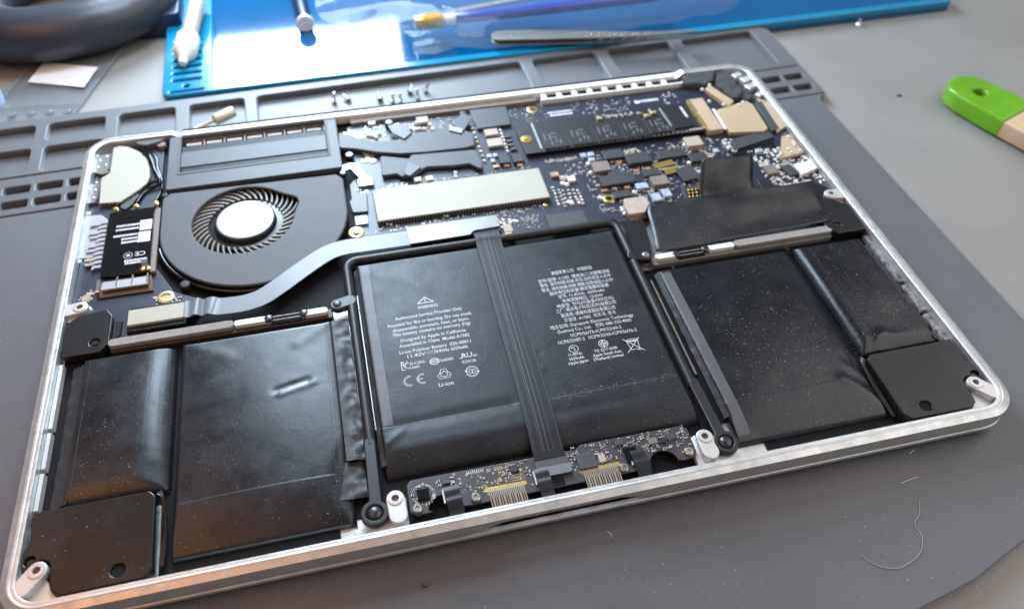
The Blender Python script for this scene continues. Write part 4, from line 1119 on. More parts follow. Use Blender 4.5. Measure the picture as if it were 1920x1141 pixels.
def lump(name, pts, z0, z1, material, seed, amp=0.8):
    """irregular block of foam"""
    o = plate(name, [fillet(pts, 1.2, 3)], z0, z1, material, LB, bev=0.6)
    bm = bmesh.new(); bm.from_mesh(o.data)
    bmesh.ops.triangulate(bm, faces=bm.faces)
    bmesh.ops.subdivide_edges(bm, edges=[e for e in bm.edges if e.calc_length() > 0.002], cuts=2)
    for v in bm.verts:
        n = noise.noise_vector(v.co / U * 0.28 + Vector((seed, 0, 0))); v.co += n * amp * U
    bm.to_mesh(o.data); bm.free()
    return o
lump('foam_block', [(276.9, 211.9), (283, 214.5), (295.1, 213.5), (291.1, 205.5), (285, 202.9), (275.3, 204.9)], 7.8, 11.2, 'foam_dark', 1.1)
lump('foam_block', [(295.4, 210.9), (300.7, 213.3), (300.9, 203.4), (300.3, 196.3), (300, 189.4), (293.1, 188.1), (291.3, 196.8), (290.7, 203.1)], 7.8, 11.6, 'foam_dark', 5.1, 1.2)
lump('foam_block', [(299.4, 194), (305.3, 196.5), (304.7, 189.1), (297.7, 186)], 7.8, 10.2, 'foam_dark', 7.7, 0.6)
for u, ww, dd in (((307.5, 203.8, 10.5), 5, 4), ((308.1, 197.8, 10.5), 7, 3.5), ((308.8, 190.1, 10.5), 4, 3), ((304.9, 208.3, 10.5), 5, 3)):
    box('case_boss', u[0], u[1], ww, dd, 7.5, 10.8, 'machined_aluminium', LB, 0.4, 20)

# power section: coils, chips and capacitors
C_ = chip
C_((216.8, 153.1, 10.4), 7.6, 6.4, 2.6, 'coil_brown', 'coil'); C_((238.5, 138.8, 10.4), 7.4, 6.0, 2.4, 'coil_brown', 'coil')
C_((262.6, 160.9, 11), 7.6, 6.6, 3.0, 'coil_beige', 'coil')
plate('coil', [fillet([(218.9, 129.3), (227.9, 129.1), (228.8, 124.4), (224.9, 119.4), (218, 119.3), (217.8, 124)], 0.8, 3)], 8.4, 11.4, 'coil_beige', LB, bev=0.4)
plate('coil_foot', [[(219.2, 122), (226.3, 122.5), (226, 119.2), (218.4, 118.2)]], BZ, 8.9, 'copper', LB, bev=0.1)
for u in ((217.6, 125.3, 9.2), (217.8, 123.2, 9.2), (217.6, 126.7, 9.2)): dot(u, 1.0, h=1.2)
for u, ww, dd in (((224.9, 160.8, 10), 9.5, 6.0), ((234.9, 155.9, 10), 11.0, 7.0), ((215.6, 143.8, 10), 4.6, 7.0), ((220.1, 144, 10), 5.2, 7.0), ((225.8, 144.2, 10), 6.6, 7.4), ((221.5, 148.7, 9.8), 6.0, 3.6), ((250.1, 155.8, 10), 13.0, 5.6), ((261, 151.1, 10), 8.0, 6.0), ((237.4, 145.6, 9.6), 7.6, 4.4), ((220.1, 134.4, 9.6), 8.0, 4.0)):
    C_(u, ww, dd, 2.0, 'coil_black', 'power_coil', 0.3)
C_((252.7, 141.8, 9.4), 8.4, 9.0, 1.4, 'chip_grey', 'power_chip', ang=8)
for u, ww in (((214, 139.2, 8.8), 2.2), ((218.5, 139.3, 8.8), 2.4), ((224.2, 139.1, 8.8), 2.4), ((226.3, 156.3, 8.8), 2.6), ((231.9, 148.9, 8.8), 2.2), ((237.2, 149.3, 8.8), 2.2)):
    C_(u, ww, 1.6, 0.8, 'copper', 'coil_lead', 0.1)
for u, ww, dd in (((212, 163.6, 9.4), 2.7, 2.7), ((215.5, 163.6, 9.4), 2.9, 2.6), ((214.9, 160.1, 9.2), 2.8, 2.2), ((230.4, 138.1, 9.4), 5.4, 3.4), ((233.9, 129.9, 9.4), 3.8, 5.0), ((239, 131.6, 9.4), 3.8, 5.0), ((257.8, 142.1, 9.2), 2.4, 2.4), ((256.6, 138.6, 9.2), 2.0, 2.2), ((290.1, 150.1, 9.6), 3.2, 2.4)):
    C_(u, ww, dd, 1.2, 'cap_blue', 'capacitor', 0.25)
for u in ((212.5, 157.7, 8.8), (211.8, 151.6, 9.2), (226.1, 135.2, 9), (256.3, 149, 9.4), (259.1, 161.6, 9), (210.9, 134.8, 8.6)): dot(u, 1.1, h=1.4)
for u in ((231.4, 161.9, 9), (233.2, 162.7, 9), (235.2, 162.7, 9), (236.7, 162.8, 9), (236.6, 159.6, 9), (260, 157.3, 8.8), (265.5, 155.7, 8.8), (266.1, 154.7, 8.8), (267.1, 152.2, 8.8), (268.5, 151.9, 8.8)): passive(u[0], u[1], rnd.random() * 3, 1.9)
strip('gold_flex', [(239.7, 149, 9.2), (249.2, 150.4, 9.2)], 3.4, 0.3, 'gold', LB); strip('gold_flex', [(243.1, 144.7, 9), (250.3, 145.5, 9)], 3.6, 0.3, 'gold', LB)
for k in range(14):
    a = (240, 147); b = (250.3, 147.5); f = k / 13
    small((a[0] + (b[0] - a[0]) * f, a[1] + (b[1] - a[1]) * f), 0.5, 0.8, 1.1, 'solder')
def ring(pos, r0, r1, material):
    o = lathe('screw_ring', (pos[0], pos[1], BZ), [(r1, 0), (r1, 0.35), (r1 - 0.2, 0.45), (r0, 0.45), (r0, 0.0)], material, LB, 24)
    lathe('screw_hole', (pos[0], pos[1], BZ), [(r0 - 0.02, 0.02), (r0 - 0.1, 0.12), (0.05, 0.12)], 'black_void', LB, 20)
ring((214.4, 133.9, 8.4), 1.35, 2.6, 'gold'); ring((109.2, 135.7, 8.4), 1.5, 3.1, 'gold'); ring((198.8, 203.5, 8.4), 1.3, 2.5, 'gold')
lathe('board_screw', (109.2, 135.3, BZ + 0.4), [(1.45, 0), (1.4, 0.8), (0.9, 1.0), (0.05, 1.0)], 'screw_steel', LB, 16)
for u in ((110.9, 203.1, 8.2), (115, 203.1, 8.2), (187.3, 136.2, 8.2), (118.7, 201.2, 8.4), (118.9, 198.6, 8.4)): dot(u, 1.15, 'gold', h=0.4)
for u in ((121.2, 198.9, 9), (122.8, 198.2, 9), (124.3, 196.6, 9), (126, 199.1, 9), (140.5, 199.8, 9), (142.8, 198.9, 9), (144.5, 199, 9), (146.4, 198.5, 9), (150.2, 197.3, 9)): dot(u, 0.95, 'white_connector', h=1.3)
C_((146.6, 204.2, 9.8), 5.4, 4.6, 1.4, 'coil_beige', 'capacitor'); dot((143.6, 203.5, 9.8), 1.1, h=1.6); dot((149.6, 200.9, 9.8), 1.2, h=1.6)
C_((123.6, 207.5, 9.4), 3.2, 2.6, 1.2, 'white_connector', 'connector')
# battery and fan connectors beside the fan
C_((116.1, 165.1, 9.6), 6.8, 5.0, 1.4, 'steel_bright', 'fan_connector', 0.5); strip('fan_lead', [(106.9, 175.2, 9.6), (111.6, 175.9, 10), (113.9, 171.7, 10), (116.1, 166.6, 9.6)], 3.6, 0.5, 'silver_flex', LB, 4)
plate('grey_gasket', [[(108.3, 154.1), (111.7, 159.7), (115.9, 158), (115.1, 146.5), (109.1, 147.1)]], BZ, 9.0, 'dark_grey_plastic', LB, bev=0.2)
C_((112, 141.8, 9), 4.8, 5.0, 0.9, 'silver_flex', 'contact_pad')
for k in range(5): small(((110.6, 142.5)[0] + k * 0.8, (110.6, 142.5)[1]), 0.3, 3.0, 1.1, 'brass_pale')
for k in range(26):
    u = (119.1, 183.2); passive(u[0] - 3 + rnd.random() * 6, u[1] - 4 + rnd.random() * 9, rnd.choice((0, math.pi / 2)), 1.0, 'brass_pale')
# chips beside the stick
plate('black_cover', [[(169.3, 207.2), (186.7, 207.1), (185.8, 192.4), (170.3, 192.3), (169.4, 200.2)]], BZ, 9.6, 'dark_grey_plastic', LB, bev=0.2)
C_((175.7, 188.5, 9.6), 6.2, 4.6, 1.3, 'coil_beige', 'capacitor'); C_((175.7, 180.7, 9.6), 7.0, 5.6, 1.3, 'coil_beige', 'capacitor')
for k in range(8):
    a = 168.1, 193.9; b = 168.5, 169.6; f = k / 7; dot((a[0] + (b[0] - a[0]) * f, a[1] + (b[1] - a[1]) * f), 0.8, 'brass_pale' if k % 3 == 0 else 'solder', h=1.2)
for k in range(7):
    a = 180.3, 190; b = 180.1, 174.1; f = k / 6; dot((a[0] + (b[0] - a[0]) * f, a[1] + (b[1] - a[1]) * f), 0.75, 'solder', h=1.2)
for u in ((182.5, 184.6, 9), (182.3, 181.3, 9), (182.3, 178.1, 9), (183, 175.1, 9)): C_(u, 3.0, 1.6, 1.0, 'chip_grey', 'capacitor')
for u in ((177, 167.9, 9.8), (182.9, 167.4, 9.8)): C_(u, 4.8, 6.2, 1.8, 'coil_black', 'power_coil', 0.3)
for u in ((177.4, 164.5, 8.8), (183.2, 163.6, 8.8), (172.7, 164.7, 8.8)): C_(u, 2.6, 1.6, 0.8, 'copper', 'coil_lead', 0.1)
for u in ((171.3, 172.5, 9), (173.9, 172.3, 9), (172.2, 168.8, 9), (170.9, 194.2, 9)): C_(u, 2.0, 2.2, 1.0, 'cap_blue', 'capacitor', 0.25)
for u in ((138, 162.7, 9.2), (143, 162.4, 9.2)): C_(u, 3.0, 2.4, 0.9, 'white_connector', 'capacitor')
for u in ((154.7, 164.2, 9), (154.4, 161.6, 9)): dot(u, 1.0, h=1.1)
# flat dark chips and the little solder lands in front of the shield
C_((193.3, 124.4, 9), 16.2, 8.6, 0.9, 'chip_grey', 'flat_chip')
def grid(u0, u1, v0, v1, nx, ny, r=0.62):
    for i in range(nx):
        for j in range(ny):
            f = i / max(1, nx - 1); g = j / max(1, ny - 1)
            x = u0[0] + (u1[0] - u0[0]) * f + (v0[0] - u0[0]) * g; y = u0[1] + (u1[1] - u0[1]) * f + (v0[1] - u0[1]) * g
            small((x + rnd.uniform(-.15, .15), y + rnd.uniform(-.15, .15)), r * 2 * rnd.uniform(.6, 1.1), r * 2 * rnd.uniform(.6, 1.1), rnd.uniform(.35, .9), rnd.choice(('solder', 'solder', 'white_connector')), rnd.random())
def gr(a, b, c, nx, ny, r=0.62): grid(a, b, c, None, nx, ny, r)
gr((193.2, 146), (195.4, 144), (192.7, 135.1), 2, 6); gr((196.8, 143), (199.1, 142.9), (196.4, 135.7), 2, 4); gr((201.1, 142.5), (202.8, 141.7), (201.2, 134), 2, 5)
for u in ((198.1, 147.6, 8.6), (199.6, 146.5, 8.6), (199, 150.1, 8.8), (202, 149, 8.8), (203.5, 150.9, 8.8), (197.4, 135.3, 8.6), (198.3, 134.4, 8.6)): dot(u, 1.15, 'white_connector', h=1.0)
C_((196.1, 153.5, 9.2), 3.6, 3.0, 1.1, 'cap_tan', 'capacitor'); C_((199.1, 150.6, 9.2), 3.0, 2.6, 1.2, 'coil_beige', 'capacitor'); C_((202.3, 149.2, 9.2), 3.4, 3.2, 1.2, 'white_connector', 'capacitor')
for k in range(13): passive((195, 163.5)[0] + k * 1.12, (195, 163.5)[1] + rnd.uniform(-.5, .5), math.pi / 2, rnd.uniform(0.8, 1.4))
C_((168.6, 124.4, 9.2), 3.6, 4.6, 1.0, 'coil_beige', 'capacitor'); C_((168.3, 121.1, 9), 3.0, 2.6, 0.9, 'copper', 'coil_lead')
for u in ((168.2, 130.1, 8.6), (168.1, 127.8, 8.6), (170.7, 129.5, 8.6), (170.6, 128.2, 8.6), (172.3, 128.8, 8.6), (173.3, 128.3, 8.6), (165.9, 130.9, 8.6), (166.7, 128.7, 8.6), (166.7, 125.8, 8.6), (166.8, 121.2, 8.6)): dot(u, 0.85, 'solder', h=0.9)
for u in ((145.2, 138, 8.4), (146.4, 137.7, 8.4), (121.8, 138.1, 8.4), (123.3, 137.4, 8.4)): dot(u, 0.6, h=0.7)
# gold pin block by the tape, braid and the crowd of parts near the right wall
plate('pin_socket', [[(246.5, 133.3), (255.6, 134.2), (252.3, 124.9), (244.9, 124.4)]], BZ, 9.0, 'chip_grey', LB, bev=0.2)
prism('socket_well', [(248.1, 131.8), (254.6, 131.9), (252.3, 125.6), (246.4, 125.8)], 8.95, 9.06, 'black_void', LB)
for i in range(4):
    for j in range(3):
        a = 248.6, 130.8; b = 253.7, 130.8; c = 247.4, 126.5
        x = a[0] + (b[0] - a[0]) * i / 3 + (c[0] - a[0]) * j / 2; y = a[1] + (b[1] - a[1]) * i / 3 + (c[1] - a[1]) * j / 2
        lathe('gold_pin', (x, y, 9.05), [(0.55, 0), (0.55, 0.4), (0.3, 0.7), (0.05, 0.75)], 'gold', LB, 10, smooth=80)
rn = random.Random(12)
for k in range(46):
    a = 276.9, 161.5; b = 277.7, 152
    x = a[0] + rn.random() * 4.2; y = b[1] + rn.random() * (a[1] - b[1])
    small((x, y), 1.0, 0.7, 0.8 + rn.random() * 0.9, 'solder', rn.random() * 3)
plate('slot_bar', [[(278.6, 160.3), (300.5, 163.5), (301.3, 158.3), (277.2, 152.5)]], BZ, 9.4, 'dark_grey_plastic', LB, bev=0.4)
prism('slot_mouth', [(278.3, 153.1), (300.2, 156.5), (299.5, 151.7), (277.9, 150)], BZ, 8.3, 'black_void', LB)
C_((271.3, 154.7, 9.2), 2.4, 2.6, 0.8, 'cap_blue', 'crystal')
C_((289.2, 136, 9.8), 5.4, 5.6, 1.6, 'coil_brown', 'coil')
C_((297.2, 134.2, 9.6), 5.0, 7.0, 1.2, 'chip_grey', 'power_chip', ang=12); C_((283, 128.4, 9.2), 6.0, 5.0, 1.2, 'chip_black', 'power_chip')
plate('white_socket', [[(300.1, 137.2), (309.2, 138), (309.5, 132.5), (300.1, 129.6)]], BZ, 10.0, 'white_connector', LB, bev=0.3)
for k in range(210):
    a = 285.7, 145.1; b = 301.7, 128.3
    x = a[0] + rn.random() * 26; y = 124.5 + rn.random() * 27
    passive(x, y, rn.choice((0, math.pi / 2)), rn.uniform(0.8, 1.5), rn.choice(('cap_tan', 'chip_grey', 'brass_pale')))
for k in range(620):                                     # fine parts scattered through the power section
    x = 200 + rn.random() * 76; y = 125 + rn.random() * 40
    if 186 < x < 208 and y < 150: continue
    passive(x, y, rn.choice((0, math.pi / 2)), rn.uniform(0.45, 1.0), rn.choice(('cap_tan', 'chip_grey', 'chip_grey', 'coil_beige')))
for k in range(120):
    x = 112 + rn.random() * 76; y = rn.choice((134.5, 160.5)) + rn.uniform(-1.2, 1.8)
    passive(x, y, rn.choice((0, math.pi / 2)), rn.uniform(0.5, 0.9), rn.choice(('cap_tan', 'chip_grey')))
for k in range(170):
    x = rn.uniform(190, 270); y = rn.uniform(192.5, 205.5)
    if 204 < x < 218 or 247 < x < 262: continue
    passive(x, y, rn.choice((0, math.pi / 2)), rn.uniform(0.45, 0.9), rn.choice(('cap_tan', 'chip_grey', 'brass_pale')))
for k in range(120):
    passive(rn.uniform(112, 190), rn.uniform(197, 206), rn.choice((0, math.pi / 2)), rn.uniform(0.5, 1.0), rn.choice(('cap_tan', 'chip_grey', 'brass_pale')))
for k in range(70):
    passive(rn.uniform(166, 183), rn.uniform(123, 135), rn.choice((0, math.pi / 2)), rn.uniform(0.45, 0.8), rn.choice(('cap_tan', 'chip_grey')))
for k in range(10):
    u = 206.0 + k * 7.6; dot((u + 1.6, 208.2), 0.8, 'solder', h=2.4)
# silk-screen marks on the board behind the stick
def silk():
    p = Print()
    for (y, a, b) in ((199.4, 205.5, 217.0), (197.2, 206, 216.5)):
        x = a
        while x < b: k = rn.uniform(.3, .7); p.poly(rect(x, y, k, 1.3)); x += k + .15
    x = 251.5
    while x < 261: k = rn.uniform(.4, .9); p.poly(rect(x, 199.6, k, 1.7)); x += k + .1
    p.poly(circ(249.6, 199.4, 1.3, 14))
    p.build('board_print', BZ, 'print_white', LB)
silk()
for m_, bm in SMALL.items():
    me = bpy.data.meshes.new('tiny_components'); bm.to_mesh(me); bm.free()
    tag(link('tiny_components', me, m_, LB), kind='stuff')
SMALL.clear()

# black insulating tape lifted off the board, with its upright tab
def tape():
    def sheet(rows, n=18):
        """rows of 3D control points, smoothed along and across"""
        R_ = [smooth_path(r, n // (len(r) - 1)) for r in rows]
        cols = list(zip(*R_)); C2 = [smooth_path(list(c), 5) for c in cols]
        ny = len(C2[0]); nx = len(C2); vs_ = []; fs = []
        for i in range(nx):
            for j in range(ny):
                v = C2[i][j]; vs_.append((v.x, v.y, v.z + 0.12 * noise.noise(v * 0.16)))
        for i in range(nx - 1):
            for j in range(ny - 1): fs.append((i * ny + j, (i + 1) * ny + j, (i + 1) * ny + j + 1, i * ny + j + 1))
        return vs_, fs
    def solid(name, vs_, fs, parent):
        o = pydata(name, vs_, fs, 'black_tape', parent, 180)
        md = o.modifiers.new('thickness', 'SOLIDIFY'); md.thickness = 0.12 * U; md.offset = -1
        return o
    rows = [[(221.4, 97.2, 10.3), (240, 97.0, 10.6), (257, 97.4, 11.1), (276, 97.8, 11.3), (296.5, 98.4, 11.2)],
            [(222.6, 104, 11.2), (240, 104, 11.6), (257, 104.5, 11.0), (276, 104, 10.9), (298, 104.5, 10.9)],
            [(224.2, 112, 11.9), (240, 112, 12.6), (255, 113, 12.5), (274, 111, 12.5), (298.6, 110.5, 11.7)],
            [(225.6, 119, 12.2), (240, 119.5, 12.4), (254, 119.5, 13.6), (271, 117.5, 13.4), (298.8, 116.5, 12.6)],
            [(227.0, 122.4, 11.9), (240, 122.6, 12.0), (251.5, 122.6, 12.4), (272.6, 120.6, 14.0), (298.4, 120.6, 13.0)]]
    # the tab is the same film: the columns between its two sides run on upward
    R_ = [smooth_path(q, 8) for q in rows]
    cols = [list(c) for c in zip(*R_)]
    tabc = [i for i, c in enumerate(cols) if 249.5 < c[-1].x < 274.5]
    i0, i1 = tabc[0], tabc[-1]
    P = []
    for i, c in enumerate(cols):
        q = list(c)
        if i0 <= i <= i1:
            f = (i - i0) / (i1 - i0); e = c[-1]
            q = q[:-1] + [Vector((e.x, e.y - 0.3, e.z + 0.5)), Vector((e.x + 0.8, e.y + 3.6, 16.0 + 0.4 * math.sin(3.1 * f))), Vector((e.x + 2.2, e.y + 7.6 + 0.8 * f, 19.3)), Vector((e.x + 3.6, e.y + 11.0 + 2.0 * f, 22.2 - 1.0 * f))]
        P.append(smooth_path(q, 5))
    vs_ = []; idx = {}; fs = []; nb_ = 4 * 5 + 1
    for i, c in enumerate(P):
        for j, v in enumerate(c):
            idx[i, j] = len(vs_); vs_.append((v.x, v.y, v.z + 0.55 * noise.noise(v * 0.11) + 0.5 * abs(noise.noise(v * 0.07 + Vector((3, 1, 0)))) + 0.10 * noise.noise(v * 0.4)))
    for i in range(len(P) - 1):
        n_ = min(len(P[i]), len(P[i + 1]))
        for j in range(n_ - 1): fs.append((idx[i, j], idx[i + 1, j], idx[i + 1, j + 1], idx[i, j + 1]))
    t = solid('insulating_tape', vs_, fs, LT); t['label'] = 'wrinkled black insulating tape with an upright tab over the board edge'
    plate('tape_backing', [fillet([(296, 104), (303.8, 104), (306.5, 119), (302, 124.5), (286, 123.8), (286, 119.5), (298, 119.5)], 1.5, 3)], 8.4, 10.6, 'black_plastic', t, bev=0.3)
tape()

# ------------------------------------------------------------------ touch-pad controller board at the front
def touch_board():
    z = 9.5; zb = 8.7
    o = [(114.2, 7.6), (119.0, 7.9)]
    o += [(122.4 + 4.6 * math.cos(math.radians(a)), 8.4 + 4.4 * math.sin(math.radians(a))) for a in range(178, -8, -20)]
    o += [(128.4, 7.7), (130.5, 7.5), (186.0, 7.6), (187.6, 8.6)]
    o += [(192.0 + 4.5 * math.cos(math.radians(a)), 8.6 + 4.2 * math.sin(math.radians(a))) for a in range(178, -8, -20)]
    o += [(198.4, 8.0), (202.2, 8.4), (203.2, 10.2), (203.4, 18.6), (201.6, 20.2), (168, 20.4), (166, 19.0), (114.0, 19.6), (112.6, 18.2), (112.4, 9.2)]
    b = plate('touchpad_board', [o], zb, z, 'touch_board', LT, bev=0.12)
    b['label'] = 'narrow dark touchpad board with two gold ribbon joints'
    bmS = {}
    def sm(x, y, w_, d_, h, m_, ang=0):
        prism_bm(bmS.setdefault(m_, bmesh.new()), rect(x, y, w_, d_, ang), z, z + h, min(w_, d_, h) * 0.15)
    def pas(x, y, ang=0, s=1.0, body='chip_black'):
        c, q = math.cos(ang), math.sin(ang)
        sm(x, y, 0.6 * s, 0.5 * s, 0.34 * s, body, ang)
        for k in (-1, 1): sm(x + c * 0.42 * s * k, y + q * 0.42 * s * k, 0.32 * s, 0.54 * s, 0.36 * s, 'solder', ang)
    for x, y in ((114.6, 9.6), (132.2, 9.4), (178.9, 9.2), (200.7, 10.2)):
        s_ = lathe('board_screw', (x, y, z), [(1.5, 0), (1.5, 0.7), (1.2, 0.95), (0.75, 0.95), (0.7, 0.5), (0.05, 0.5)], 'screw_steel', b, 20)
    def c(x, y, w_, d_, h, m_='chip_black', ang=0, n='chip'): box(n, x, y, w_, d_, z, z + h, m_, b, 0.12, ang)
    c(117.0, 13.8, 3.6, 3.6, 0.8, 'black_gloss'); c(124.4, 16.8, 2.6, 2.0, 0.7, 'chip_grey'); c(145.6, 16.4, 2.4, 2.4, 0.7)
    c(168.2, 14.2, 6.0, 5.6, 0.8, 'chip_grey'); c(173.2, 13.9, 2.2, 2.8, 0.7, 'coil_beige', n='crystal'); c(182.6, 13.2, 4.2, 5.0, 0.9, 'black_gloss')
    c(190.8, 16.4, 3.2, 2.2, 0.7, 'steel_plate'); c(180.0, 18.2, 3.0, 2.0, 0.6, 'chip_grey'); c(197.0, 17.0, 3.0, 2.6, 0.6, 'chip_grey'); c(157.6, 9.6, 4.2, 3.0, 0.8, 'black_gloss'); c(193.6, 16.0, 2.6, 2.0, 0.8)
    # press-fit flex tails over the front edge
    for x, w_, m_ in ((125.6, 4.6, 'ribbon_dark'), (184.6, 4.6, 'ribbon_dark'), (153.6, 4.2, 'black_tape')):
        strip('flex_tail', [(x - 0.2, 14.6, z + 0.5), (x - 0.1, 13.0, z + 1.1), (x, 11.0, z + 0.9), (x + 0.1, 9.4, z + 1.1), (x + 0.2, 7.6, z + 0.4), (x + 0.3, 5.8, z - 0.8), (x + 0.3, 4.4, z - 1.6)], w_, 0.2, m_, b, 4)
        strip('connector_clip', [(x - w_ / 2 - 0.4, 14.0, z + 0.3), (x - w_ / 2 - 0.4, 9.4, z + 0.3)], 0.5, 0.4, 'solder', b)
    for x0 in (136.2, 166.0):
        n = 20; wd = 11.2
        plate('gold_land', [rr(x0 - 1.0, 10.4, x0 + wd + 1.0, 11.9, 0.6, 3)], z, z + 0.10, 'gold', b, bev=0.03)
        fl = strip('flex_joint', [(x0 + wd / 2, 11.0, z + 0.02), (x0 + wd / 2, 8.2, z + 0.02), (x0 + wd / 2 + 0.2, 6.2, z - 0.6), (x0 + wd / 2 + 0.3, 4.4, z - 1.6)], wd, 0.06, 'touch_board', b, 3)
        for k in range(n):
            x = x0 + 0.3 + (wd - 0.6) * k / (n - 1); j = 0.4 * math.sin(k * 2.1)
            strip('flex_trace', [(x, 11.3, z + 0.24), (x, 9.0 - 0.3 * (k % 3), z + 0.27), (x + j * 0.4, 7.9, z + 0.26), (x + j * 0.4 + 0.1, 6.2, z - 0.16), (x + j * 0.4 + 0.2, 4.5, z - 1.05)], 0.27, 0.04, 'flex_clear', b)
    rq = random.Random(5)
    for k in range(40):
        a = rq.random() * 6.28; pas(117 + 3.2 * math.cos(a), 13.8 + 3.3 * math.sin(a), rq.choice((0, 1.57)), 0.75)
    for k in range(150):
        x = rq.uniform(159, 203); y = rq.uniform(12.6, 19.8)
        if (165 < x < 171.5 and 11 < y < 17.4) or (180 < x < 185.2 and y < 16.2): continue
        pas(x, y, rq.choice((0, 1.57)), rq.uniform(0.6, 1.05), rq.choice(('chip_black', 'cap_tan', 'chip_grey')))
    for k in range(26): pas(rq.uniform(141, 151), rq.uniform(13.6, 18.8), rq.choice((0, 1.57)), 0.7)
    for k in range(16): pas(124.4 + rq.choice((-2.0, 2.0)) + rq.uniform(-.3, .3), rq.uniform(15.4, 18.4), 0, 0.75)
    for k in range(24): pas(rq.uniform(127, 136), rq.uniform(12, 17.5), rq.choice((0, 1.57)), 0.55)
    for k in range(80): sm(rq.uniform(114, 202), rq.uniform(9.5, 18.8), 0.55, 0.55, 0.05, 'print_gold', rq.random())
    for k in range(9): sm(131.2 + k * 0.62, 18.2, 0.22, 1.1, 0.06, 'print_white')
    for m_, bm in bmS.items():
        me = bpy.data.meshes.new('tiny_components'); bm.to_mesh(me); bm.free(); tag(link('tiny_components', me, m_, b), kind='stuff')
    p = Print(); p.text('SI  S50-A986', 142.0, 17.2, 9.6, 1.7); p.text('TH', 141.4, 15.6, 1.8, 1.5); p.text('6- 6', 146.4, 15.5, 3.4, 1.5); p.text('UL', 140.0, 13.2, 2.2, 1.5); p.line(rr(143.2, 12.6, 148.2, 14.4, 0.85, 4), 0.2, True); p.text('0.34000', 145.7, 13.1, 3.6, 1.1)
    p.build('board_print', z, 'print_gold', b)
touch_board()

# ------------------------------------------------------------------ things round the laptop
DZ = -4.6                                                # desk top
def bl(x, y): return (x - 0.017 * (y - 260), y + 0.017 * (x - 26))
def blue_mat():
    t = tag(empty('blue_mat', (250, 330, DZ)), 'bright blue silicone mat with slots at its corner, behind the grey mat', 'mat')
    out = [bl(*p) for p in rr(26, 261.5, 472, 520, 4, 5)]
    holes = [[bl(*p) for p in rr(50, 266.5, 466, 516, 2.5, 4)]]
    for k in range(7): holes.append([bl(*p) for p in rr(30.5, 273.4 + k * 6.4, 44.6, 276.0 + k * 6.4, 1.2, 3)])
    holes.append([bl(*p) for p in rr(29.5, 263.6, 46, 265.3, 0.7, 3)]); holes.append([bl(*p) for p in circ(37.5, 268.9, 1.5, 14)])
    plate('mat_frame', [out] + holes, -2.2, 1.6, 'blue_silicone', t, bev=0.7)
    plate('mat_field', [out], DZ + 0.05, -1.4, 'blue_shaded', t, bev=0.3)
blue_mat()

def white_nozzle():
    t = tag(empty('glue_nozzle', (38, 300, 1.6)), 'cream plastic nozzle bottle lying across the slots of the blue mat', 'bottle')
    a = Vector((35.6, 285.5, 4.2)); ax = Vector((8.5, 62, 6.5)).normalized()
    lathe('cap', tuple(a), [(1.7, 0), (2.3, 1.5), (2.8, 5), (5.2, 7.5), (5.9, 10), (5.9, 21), (5.2, 22.5), (4.2, 22.6)], 'white_plastic', t, 24, tuple(ax))
    lathe('stem', tuple(a + ax * 22.0), [(4.1, 0), (4.1, 40), (3.5, 44), (0.1, 44.5)], 'wood_bit', t, 24, tuple(ax))
white_nozzle()
def dark_marker():
    t = tag(empty('dark_marker', (96, 340, -1.4)), 'dark tube with a pale rim lying on the blue mat', 'tube')
    lathe('barrel', (99, 315, 3.5), [(4.0, 0.5), (4.0, 60), (3.4, 62), (0.1, 62)], 'blue_dark', t, 24, (-0.06, 1, 0.0))
    lathe('rim', (99, 315, 3.5), [(4.4, 0), (4.8, 0.5), (4.8, 1.6), (4.1, 2.2)], 'pale_metal', t, 24, (-0.06, 1, 0.0))
dark_marker()

def film(name, label, cat, rows, material, amp, seed, n=6):
    R_ = [smooth_path(r, n) for r in rows]; cols = [smooth_path(list(c), n) for c in zip(*R_)]
    nx, ny = len(cols), len(cols[0]); vs_ = []; fs = []
    for i in range(nx):
        for j in range(ny):
            v = cols[i][j]; q = abs(noise.noise(Vector((v.x * 0.06, v.y * 0.06, seed)))) + 0.4 * noise.noise(Vector((v.x * 0.17, v.y * 0.17, seed)))
            vs_.append((v.x, v.y, v.z + amp * q))
    for i in range(nx - 1):
        for j in range(ny - 1): fs.append((i * ny + j, (i + 1) * ny + j, (i + 1) * ny + j + 1, i * ny + j + 1))
    o = pydata(name, vs_, fs, material, None, 180)
    return tag(o, label, cat)
film('clear_bag', 'crumpled clear plastic bag spread over the blue mat and the tools', 'bag',
     [[(152, 270, 3.4), (220, 268, 4), (280, 272, 4), (338, 282, 3.4)], [(150, 288, 6), (215, 284, 15), (280, 284, 15), (346, 290, 8)], [(110, 312, 5), (200, 306, 15), (280, 302, 15), (352, 306, 6)], [(106, 346, 6), (200, 340, 10), (280, 336, 10), (360, 330, 6)]], 'clear_film', 4.0, 3.0)
t = film('zip_bag', 'clear zip bag with a plain white label, flat on the desk', 'bag',
         [[(-54, 264, -3.9), (-36, 262, -3.4), (-17, 260.5, -3.9)], [(-50, 290, -3.6), (-30, 288, -2.8), (-9, 287, -3.7)], [(-42, 318, -3.6), (-22, 316, -2.8), (0, 316, -3.6)], [(-34, 346, -3.8), (-13, 346, -3.2), (9, 345, -3.8)]], 'zip_film', 0.9, 6.0)
pydata('bag_label', [(-37, 313, -2.0), (-9, 302, -2.0), (-14, 284.5, -2.0), (-42, 295, -2.0), (-37, 313, -2.15), (-9, 302, -2.15), (-14, 284.5, -2.15), (-42, 295, -2.15)], [(3, 2, 1, 0), (4, 5, 6, 7), (0, 1, 5, 4), (1, 2, 6, 5), (2, 3, 7, 6), (3, 0, 4, 7)], 'paper_label', t)
